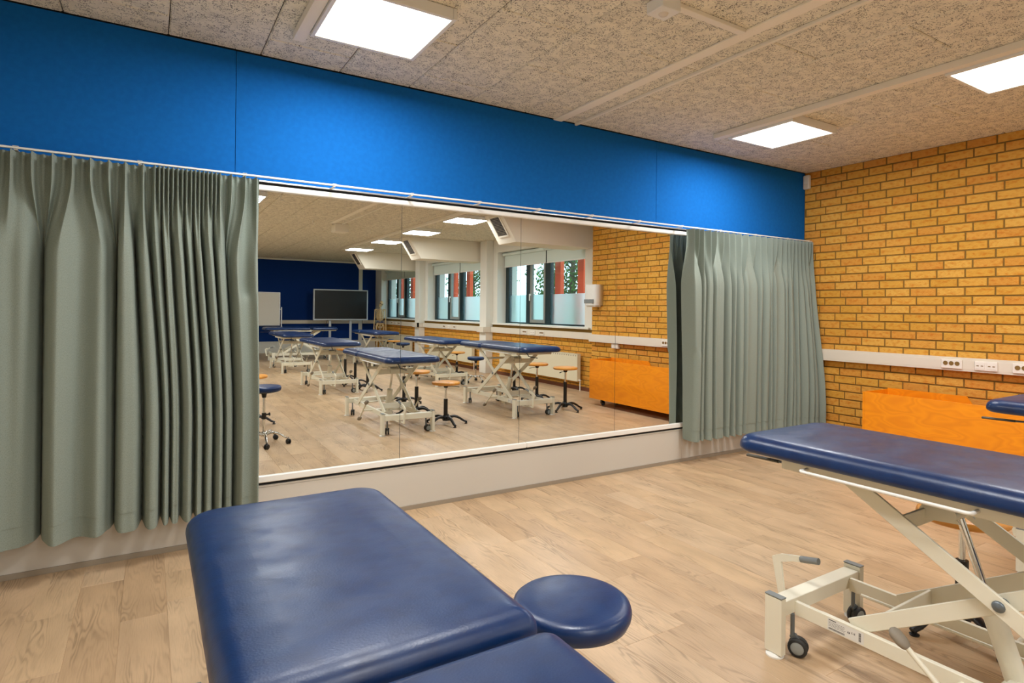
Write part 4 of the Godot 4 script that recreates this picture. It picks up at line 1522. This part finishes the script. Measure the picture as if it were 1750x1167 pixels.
func build_wall_fittings():
	trunk_run("beige cable trunking with sockets on the yellow brick wall above the orange crate", -0.07, -0.003, 0.05, 3.735, [[1.478, "power"], [1.737, "data"], [2.005, "power"]])
	var says := ["under the first window, above the radiator", "under the middle window", "under the window beside the skeleton"]
	var cols := [BAYS[0][1] + 0.19, BAYS[1][1] + 0.19]
	var st := [3.76, cols[0] + 0.325, cols[1] + 0.325]
	var en := [cols[0] - 0.025, cols[1] - 0.025, BACK - 0.03]
	for i in 3:
		var zc: float = BAYS[i][0] + 1.25
		trunk_run("beige cable trunking with sockets %s" % says[i], 0.31, WINX - 0.003, st[i], en[i], [[zc, "power"], [zc + 0.32, "data"], [zc + 0.62, "power"]])
	for i in 2:
		var mb := MB.new()
		mb.bx(Vector3(0.135, 0.922, cols[i] - 0.022), Vector3(0.198, 1.048, cols[i] + 0.322), 0.003)
		mb.bx(Vector3(0.135, 0.922, cols[i] - 0.022), Vector3(0.308, 1.048, cols[i] - 0.002), 0.003)
		mb.bx(Vector3(0.135, 0.922, cols[i] + 0.302), Vector3(0.308, 1.048, cols[i] + 0.322), 0.003)
		single("trunking_cover", mb, mats.trunk_plastic, "beige trunking box wrapped around the white column %s" % ["after the first window", "after the middle window"][i], "trunking cover", "trunking boxes round the columns")
	# sockets hanging under the trunking
	var o := thing("double_socket", "beige double socket under the trunking near the end of the brick wall", "socket")
	var mb := MB.new()
	mb.bx(Vector3(-0.045, 0.845, 3.04), Vector3(-0.002, 0.918, 3.20), 0.005)
	part("box", mb, mats.trunk_plastic, o)
	for k in 2:
		mb = MB.new()
		mb.lathe([Vector2(0.0, 0.0), Vector2(0.022, 0.0), Vector2(0.024, 0.003)], 16, Transform3D(Basis(Vector3.BACK, PI / 2), Vector3(-0.0455, 0.882, 3.08 + 0.08 * k)))
		part("outlet", mb, mats.socket_plastic, o)
	# towel dispenser at the end of the brick wall
	o = thing("towel_dispenser", "white paper towel dispenser on the end of the brick wall", "dispenser")
	mb = MB.new()
	var rows := []
	for k in 9:
		var y: float = 1.52 + 0.34 * k / 8.0
		var ins: float = 0.02 * pow(absf(k - 4.0) / 4.0, 6.0)
		var row := PackedVector3Array()
		for q in [[0.0, 0.0], [-0.13, 0.0], [-0.165, 0.02], [-0.185, 0.06], [-0.19, 0.145], [-0.185, 0.23], [-0.165, 0.27], [-0.13, 0.29], [0.0, 0.29]]:
			row.append(Vector3(-0.002 + q[0] * (1.0 - ins * 2.0), y, 3.45 + 0.145 + (q[1] - 0.145) * (1.0 - ins * 2.0)))
		rows.append(row)
	mb.loft(rows, true, true, true)
	part("cover", mb, mats.white_metal, o)
	mb = MB.new()
	mb.bx(Vector3(-0.194, 1.555, 3.475), Vector3(-0.18, 1.62, 3.715), 0.004)
	part("level_window", mb, mats.grey_plastic, o)
	mb = MB.new()
	mb.bx(Vector3(-0.15, 1.498, 3.48), Vector3(-0.03, 1.519, 3.71), 0.004)
	part("slot", mb, mats.white_metal, o)
	# motion sensor in the corner
	o = thing("motion_sensor", "small white motion sensor high in the corner between blue felt and brick", "motion sensor")
	mb = MB.new()
	mb.bx(Vector3(-0.05, 2.812, 0.004), Vector3(-0.003, 2.968, 0.078), 0.01)
	part("housing", mb, mats.white_metal, o)
	mb = MB.new()
	mb.bx(Vector3(-0.057, 2.82, 0.018), Vector3(-0.051, 2.87, 0.064), 0.003)
	part("lens", mb, mats.trunk_plastic, o)
	# radiators
	var rz := [[4.44, 7.2], [8.5, 11.0], [12.4, 14.9]]
	var rs := ["behind the wooden stools by the first window", "under the middle window", "under the last window"]
	for i in 3:
		o = thing("radiator", "cream flat panel radiator %s" % rs[i], "radiator", Vector3.ZERO, 0.0, "cream radiators under the windows")
		mb = MB.new()
		mb.bx(Vector3(0.245, 0.165, rz[i][0]), Vector3(0.325, 0.648, rz[i][1]), 0.006)
		part("panel", mb, mats.radiator, o)
		mb = MB.new()
		mb.bx(Vector3(0.242, 0.649, rz[i][0] + 0.004), Vector3(0.328, 0.658, rz[i][1] - 0.004), 0.002)
		part("top_grille", mb, mats.radiator, o)
		for k in 40:
			mb = MB.new()
			var z: float = lerpf(rz[i][0] + 0.05, rz[i][1] - 0.05, k / 39.0)
			mb.bx(Vector3(0.2435, 0.615, z - 0.012), Vector3(0.2452, 0.635, z + 0.012))
			part("slot", mb, mats.skirting, o)
		mb = MB.new()
		mb.tube([Vector3(0.29, 0.17, rz[i][0] - 0.03), Vector3(0.29, 0.09, rz[i][0] - 0.03), Vector3(0.29, 0.0, rz[i][0] - 0.03)], 0.009, 8)
		mb.tube([Vector3(0.29, 0.19, rz[i][0] + 0.02), Vector3(0.29, 0.19, rz[i][0] - 0.045)], 0.014, 10)
		part("valve_pipe", mb, mats.white_metal, o)
		mb = MB.new()
		for z in [rz[i][0] + 0.3, rz[i][1] - 0.3]:
			mb.bx(Vector3(0.325, 0.25, z - 0.015), Vector3(WINX - 0.003, 0.6, z + 0.015))
		part("wall_bracket", mb, mats.radiator, o)


# ------------------------------------------------------------------ far end: screen, whiteboard, skeleton
func build_far_end():
	var o := thing("cable_trunking", "white cable trunking across the blue far wall behind the display screen", "cable trunking", Vector3.ZERO, 0.0, "cable trunking")
	var mb := MB.new()
	mb.bx(Vector3(WEST + 0.01, 0.925, BACK - 0.065), Vector3(-0.22, 1.04, BACK - 0.002), 0.003)
	mb.bx(Vector3(-0.085, 0.925, BACK - 0.065), Vector3(0.30, 1.04, BACK - 0.002), 0.003)
	part("body", mb, mats.trunk_plastic, o)
	# interactive display on a two-post stand
	o = thing("display_screen", "large black display screen with pale bezel on a two-post stand", "display screen", Vector3(-1.01, 0, 15.2))
	mb = MB.new()
	mb.bx(Vector3(-0.875, 1.05, -0.03), Vector3(0.875, 2.035, 0.04), 0.008)
	part("bezel", mb, mats.bezel, o)
	mb = MB.new()
	mb.bx(Vector3(-0.835, 1.092, -0.034), Vector3(0.835, 1.998, -0.0295))
	part("screen_glass", mb, mats.screen, o)
	for s in [-1.0, 1.0]:
		mb = MB.new()
		mb.bx(Vector3(s * 0.33 - 0.035, 0.06, 0.045), Vector3(s * 0.33 + 0.035, 1.9, 0.10), 0.004)
		part("post", mb, mats.bezel, o)
		mb = MB.new()
		mb.bx(Vector3(s * 0.33 - 0.03, 0.045, -0.38), Vector3(s * 0.33 + 0.03, 0.085, 0.36), 0.004)
		part("foot", mb, mats.bezel, o)
		for z in [-0.34, 0.32]:
			mb = MB.new()
			mb.lathe([Vector2(0, -0.014), Vector2(0.02, -0.014), Vector2(0.0225, 0.0), Vector2(0.02, 0.014), Vector2(0, 0.014)], 14, Transform3D(Basis(Vector3.BACK, PI / 2), Vector3(s * 0.33, 0.0225, z)))
			part("caster", mb, mats.black_plastic, o)
	mb = MB.new()
	mb.bx(Vector3(-0.3, 0.40, 0.05), Vector3(0.3, 0.46, 0.09), 0.003)
	part("crosspiece", mb, mats.bezel, o)
	mb = MB.new()
	mb.tube([Vector3(-0.42, 1.06, 0.03), Vector3(-0.47, 0.9, 0.05), Vector3(-0.52, 0.7, 0.09), Vector3(-0.60, 0.4, 0.2), Vector3(-0.66, 0.1, 0.45), Vector3(-0.7, 0.02, 0.6)], 0.006, 7)
	part("power_cord", mb, mats.black_plastic, o)
	# whiteboard
	o = thing("whiteboard", "mobile whiteboard with pale writing face in front of the blue far wall", "whiteboard", Vector3(-3.65, 0, 14.4))
	mb = MB.new()
	mb.bx(Vector3(-0.62, 0.93, -0.012), Vector3(0.62, 1.86, 0.012))
	part("board", mb, mats.whiteboard, o)
	mb = MB.new()
	for s in [-1.0, 1.0]:
		mb.bx(Vector3(-0.64, 1.395 + s * 0.475 - 0.012, -0.016), Vector3(0.64, 1.395 + s * 0.475 + 0.012, 0.016), 0.003)
		mb.bx(Vector3(s * 0.63 - 0.012, 0.93, -0.016), Vector3(s * 0.63 + 0.012, 1.86, 0.016), 0.003)
	part("frame", mb, mats.aluminium, o)
	mb = MB.new()
	mb.bx(Vector3(-0.55, 0.885, -0.08), Vector3(0.55, 0.905, -0.012), 0.003)
	part("pen_tray", mb, mats.black_plastic, o)
	for s in [-1.0, 1.0]:
		mb = MB.new()
		mb.bx(Vector3(s * 0.68 - 0.015, 0.06, -0.02), Vector3(s * 0.68 + 0.015, 1.45, 0.02), 0.003)
		mb.bx(Vector3(s * 0.68 - 0.02, 0.04, -0.30), Vector3(s * 0.68 + 0.02, 0.075, 0.30), 0.003)
		mb.bx(Vector3(s * 0.64, 1.37, -0.01), Vector3(s * 0.68, 1.40, 0.01))
		for z in [-0.27, 0.27]:
			mb.lathe([Vector2(0, 0.0), Vector2(0.018, 0.0), Vector2(0.02, 0.02), Vector2(0.012, 0.04)], 12, T(s * 0.68, 0, z))
		part("upright", mb, mats.aluminium, o)
	build_skeleton()

func build_skeleton():
	var o := thing("model_skeleton", "life-size model skeleton with blue strap hanging on a wheeled stand by the last window", "skeleton", Vector3(0.0, 0, 14.35), PI + 0.35)
	o.scale = Vector3(0.88, 1, 1)
	var bone: Material = mats.bone
	var mb := MB.new()
	# skull and jaw, head tipped to one side
	var tilt := Transform3D(Basis(Vector3.BACK, 0.42) * Basis(Vector3.RIGHT, 0.1), Vector3(-0.045, 1.60, 0.0))
	var rows := []
	for k in 12:
		var a: float = PI * k / 11.0
		var row := PackedVector3Array()
		for j in 18:
			var b: float = TAU * j / 18.0
			var rx: float = 0.072 * sin(a)
			var rz: float = 0.092 * sin(a)
			var y: float = 0.085 * cos(a)
			var p := Vector3(cos(b) * rx, y, sin(b) * rz - 0.01)
			if y < 0.0:
				p.x *= 1.0 + y * 3.2
				if p.z > 0.0: p.z *= 1.0 + y * 0.6
			row.append(tilt * p)
		rows.append(row)
	mb.loft(rows, true)
	mb.tube([tilt * Vector3(-0.05, -0.03, 0.0), tilt * Vector3(-0.045, -0.085, 0.02), tilt * Vector3(-0.02, -0.115, 0.075), tilt * Vector3(0.02, -0.115, 0.075), tilt * Vector3(0.045, -0.085, 0.02), tilt * Vector3(0.05, -0.03, 0.0)], 0.012, 8)
	mb.box(tilt * T(0, -0.055, 0.055), Vector3(0.06, 0.06, 0.05), 0.012)
	var sk := part("skull", mb, bone, o)
	for s in [-1.0, 1.0]:
		mb = MB.new()
		mb.lathe([Vector2(0, 0.0), Vector2(0.017, 0.0), Vector2(0.018, -0.006)], 12, tilt * Transform3D(Basis(Vector3.RIGHT, PI / 2), Vector3(s * 0.03, -0.012, 0.082)))
		part("eye_socket", mb, mats.black, sk)
	# spine
	mb = MB.new()
	var spine := []
	var rad := []
	for k in 41:
		var y: float = lerpf(1.50, 0.92, k / 40.0)
		spine.append(Vector3(0, y, -0.03 - 0.025 * sin((1.5 - y) * 8.0)))
		rad.append(0.026 if k % 2 == 0 else 0.018)
	mb.tube(spine, rad, 10)
	part("spine", mb, bone, o)
	for k in 10:
		var y: float = 1.42 - 0.032 * k
		var wx: float = [0.075, 0.10, 0.118, 0.128, 0.134, 0.137, 0.138, 0.134, 0.126, 0.112][k]
		for s in [-1.0, 1.0]:
			mb = MB.new()
			var pts := []
			for j in 9:
				var a: float = PI * j / 8.0
				pts.append(Vector3(s * wx * sin(a), y - 0.055 * (1.0 - cos(a)) * 0.5, -0.045 - 0.075 * cos(a) + 0.03))
			mb.tube(pts, 0.0105, 6)
			part("rib", mb, bone, o)
	mb = MB.new()
	mb.bx(Vector3(-0.018, 1.12, 0.055), Vector3(0.018, 1.38, 0.068), 0.005)
	part("breastbone", mb, bone, o)
	# shoulders and arms
	for s in [-1.0, 1.0]:
		mb = MB.new()
		mb.tube([Vector3(s * 0.02, 1.40, 0.06), Vector3(s * 0.10, 1.425, 0.04), Vector3(s * 0.175, 1.42, -0.01)], 0.008, 8)
		mb.prism(PackedVector2Array([Vector2(0, 0.06), Vector2(0.07 * s, 0.05), Vector2(0.02 * s, -0.10)]), 0.01, T(s * 0.09, 1.36, -0.10))
		part("shoulder_bones", mb, bone, o)
		mb = MB.new()
		mb.tube([Vector3(s * 0.18, 1.41, -0.01), Vector3(s * 0.185, 1.37, -0.01), Vector3(s * 0.19, 1.25, -0.01), Vector3(s * 0.195, 1.12, -0.01), Vector3(s * 0.197, 1.10, -0.01)], [0.026, 0.018, 0.015, 0.019, 0.024], 10)
		mb.tube([Vector3(s * 0.19, 1.09, -0.01), Vector3(s * 0.195, 0.97, 0.005), Vector3(s * 0.20, 0.85, 0.02)], [0.012, 0.008, 0.011], 8)
		mb.tube([Vector3(s * 0.207, 1.09, -0.01), Vector3(s * 0.215, 0.97, 0.01), Vector3(s * 0.218, 0.85, 0.025)], [0.011, 0.008, 0.011], 8)
		part("arm_bones", mb, bone, o)
		mb = MB.new()
		mb.box(T(s * 0.209, 0.825, 0.024), Vector3(0.045, 0.04, 0.018), 0.008)
		for k in 5:
			var dx: float = (k - 2) * 0.013
			var ln: float = [0.09, 0.13, 0.14, 0.13, 0.11][k]
			mb.tube([Vector3(s * 0.209 + dx * 0.6, 0.815, 0.024), Vector3(s * 0.209 + dx, 0.815 - ln * 0.5, 0.03), Vector3(s * 0.209 + dx, 0.815 - ln, 0.042)], [0.006, 0.0045, 0.0035], 6)
		part("hand_bones", mb, bone, o)
	# pelvis, legs, feet
	mb = MB.new()
	for s in [-1.0, 1.0]:
		var wing := []
		for k in 8:
			var a: float = lerpf(-0.3, 2.3, k / 7.0)
			var row := PackedVector3Array()
			for j in 6:
				var q: float = j / 5.0
				var rr: float = lerpf(0.03, 0.105, q)
				row.append(Vector3(s * (0.045 + rr * cos(a) * 0.85), 0.905 + rr * sin(a), -0.02 + 0.05 * q * cos(a) - 0.03 * q * sin(a)))
			wing.append(row)
		mb.loft(wing, false)
		mb.tube([Vector3(s * 0.09, 0.90, 0.0), Vector3(s * 0.055, 0.845, 0.045), Vector3(s * 0.008, 0.85, 0.06)], 0.013, 8)
		mb.tube([Vector3(s * 0.085, 0.88, -0.02), Vector3(s * 0.06, 0.81, 0.0), Vector3(s * 0.03, 0.83, 0.045)], 0.012, 8)
	mb.prism(PackedVector2Array([Vector2(-0.045, 0.05), Vector2(0.045, 0.05), Vector2(0.008, -0.07), Vector2(-0.008, -0.07)]), 0.03, T(0, 0.915, -0.055))
	part("pelvis", mb, bone, o)
	mb = MB.new()
	var strap := []
	for k in 25:
		var a: float = TAU * k / 24.0
		strap.append(Vector3(0.115 * cos(a), 1.005 + 0.006 * sin(a * 2.0), -0.02 + 0.085 * sin(a)))
	mb.tube(strap, 0.014, 6, 1.0)
	part("strap", mb, mats.blue_strap, o)
	for s in [-1.0, 1.0]:
		mb = MB.new()
		mb.tube([Vector3(s * 0.10, 0.895, 0.0), Vector3(s * 0.135, 0.885, 0.0), Vector3(s * 0.13, 0.80, 0.0), Vector3(s * 0.105, 0.60, 0.01), Vector3(s * 0.092, 0.52, 0.01), Vector3(s * 0.09, 0.485, 0.01)], [0.026, 0.025, 0.02, 0.018, 0.026, 0.03], 10)
		part("thigh_bone", mb, bone, o)
		mb = MB.new()
		mb.tube([Vector3(s * 0.088, 0.468, 0.008), Vector3(s * 0.086, 0.43, 0.008), Vector3(s * 0.082, 0.25, 0.0), Vector3(s * 0.08, 0.11, -0.01)], [0.026, 0.016, 0.012, 0.017], 10)
		mb.tube([Vector3(s * 0.112, 0.45, -0.005), Vector3(s * 0.112, 0.25, -0.012), Vector3(s * 0.10, 0.10, -0.012)], [0.009, 0.006, 0.01], 8)
		part("shin_bones", mb, bone, o)
		mb = MB.new()
		mb.tube([Vector3(s * 0.085, 0.08, -0.055), Vector3(s * 0.086, 0.085, -0.01), Vector3(s * 0.09, 0.07, 0.05), Vector3(s * 0.095, 0.05, 0.13)], [0.018, 0.024, 0.02, 0.009], 10)
		for k in 5:
			mb.tube([Vector3(s * (0.075 + 0.009 * k), 0.06, 0.07), Vector3(s * (0.07 + 0.013 * k), 0.045, 0.15 - 0.008 * k)], [0.007, 0.005], 6)
		part("foot_bones", mb, bone, o)
	# stand
	mb = MB.new()
	mb.tube([Vector3(0, 0.06, -0.12), Vector3(0, 0.85, -0.12), Vector3(0, 0.90, -0.06)], 0.011, 10)
	for k in 5:
		var a: float = TAU * k / 5.0
		mb.tube([Vector3(0, 0.065, -0.12), Vector3(0.26 * cos(a), 0.055, -0.12 + 0.26 * sin(a))], 0.012, 8)
		mb.lathe([Vector2(0, 0.0), Vector2(0.018, 0.0), Vector2(0.022, 0.02), Vector2(0.01, 0.044)], 10, T(0.255 * cos(a), 0, -0.12 + 0.255 * sin(a)))
	part("stand", mb, mats.white_metal, o)


# ------------------------------------------------------------------ outside the windows
func build_outside():
	var mb := MB.new()
	mb.bx(Vector3(0.9, -0.4, -30.0), Vector3(60.0, -0.25, 60.0))
	single("ground", mb, mats.grass, "grass outside the windows", "ground", "", "structure")
	var fz := [5.54, 6.33, 10.5, 11.4, 14.6, 15.45]
	var says := ["outside the first window, nearer the brick wall", "outside the first window, nearer the column", "outside the middle window, nearer the brick wall", "outside the middle window, further from the brick wall", "outside the last window, nearer the brick wall", "outside the last window, beside the far wall"]
	for i in fz.size():
		mb = MB.new()
		mb.bx(Vector3(1.16, -0.25, fz[i] - 0.10), Vector3(1.26, 3.6, fz[i] + 0.10), 0.005)
		single("sunshade_post", mb, mats.fin_orange, "orange metal upright %s" % says[i], "post", "orange uprights outside the windows")
	var spots := [[Vector3(6.0, -0.25, 12.1), 5.4, 1.7, 1], [Vector3(7.0, -0.25, 21.3), 6.2, 1.9, 2], [Vector3(7.5, -0.25, 31.0), 6.0, 2.0, 3]]
	var tl := ["leafy tree outside, seen past the first window", "leafy tree outside, seen past the middle window", "leafy tree outside, seen past the last window"]
	for i in 3:
		tree(spots[i][0], spots[i][1], spots[i][2], spots[i][3], tl[i])

func tree(at: Vector3, h: float, rad: float, sd: int, label: String):
	var o := thing("tree", label, "tree", at, 0.0, "trees outside the windows")
	var r := RandomNumberGenerator.new()
	r.seed = sd * 101
	var mb := MB.new()
	mb.tube([Vector3(0, 0, 0), Vector3(0.05, h * 0.25, 0.02), Vector3(-0.04, h * 0.5, 0.05), Vector3(0.03, h * 0.8, 0)], [0.16, 0.13, 0.10, 0.04], 10)
	part("trunk", mb, mats.bark, o)
	var tips := []
	mb = MB.new()
	for k in 26:
		var y: float = lerpf(0.22, 0.78, k / 25.0) * h
		var a: float = r.randf() * TAU
		var l: float = rad * r.randf_range(0.55, 1.0) * sin(clampf((y / h - 0.08) * 3.4, 0.3, PI - 0.5))
		var b := Vector3(cos(a) * l, y + l * 0.45, sin(a) * l)
		mb.tube([Vector3(0, y, 0), Vector3(cos(a) * l * 0.5, y + l * 0.3, sin(a) * l * 0.5), b], [0.035, 0.022, 0.008], 6)
		for q in 5:
			tips.append(Vector3(0, y, 0).lerp(b, 0.35 + 0.16 * q))
	part("branches", mb, mats.bark, o)
	# leaves: small folded blades
	var v := PackedVector3Array()
	var nn := PackedVector3Array()
	var col := PackedColorArray()
	for k in 7000:
		var c: Vector3 = tips[r.randi() % tips.size()] + Vector3(r.randfn(), r.randfn() * 0.7, r.randfn()) * 0.26
		var d := Vector3(r.randfn(), r.randfn() - 0.4, r.randfn()).normalized()
		var s: Vector3 = d.cross(Vector3(r.randfn(), r.randfn(), r.randfn())).normalized()
		var up: Vector3 = s.cross(d)
		var ln: float = r.randf_range(0.08, 0.14)
		var tip: Vector3 = c + d * ln
		var sa: Vector3 = c + d * ln * 0.5 + s * ln * 0.3 + up * 0.012
		var sb: Vector3 = c + d * ln * 0.5 - s * ln * 0.3 + up * 0.012
		var tone: float = r.randf_range(0.5, 1.3)
		var cc := Color(0.75 * tone + (0.35 if r.randf() < 0.12 else 0.0), 0.9 * tone, 0.55 * tone)
		for tr in [[c, sa, tip], [c, tip, sb]]:
			var n0: Vector3 = (tr[1] - tr[0]).cross(tr[2] - tr[0]).normalized() * -1.0
			for p in tr:
				v.append(p); nn.append(n0); col.append(cc)
	var arr := []
	arr.resize(Mesh.ARRAY_MAX)
	arr[Mesh.ARRAY_VERTEX] = v
	arr[Mesh.ARRAY_NORMAL] = nn
	arr[Mesh.ARRAY_COLOR] = col
	var am := ArrayMesh.new()
	am.add_surface_from_arrays(Mesh.PRIMITIVE_TRIANGLES, arr)
	part("leaves", am, mats.leaf, o, "stuff")
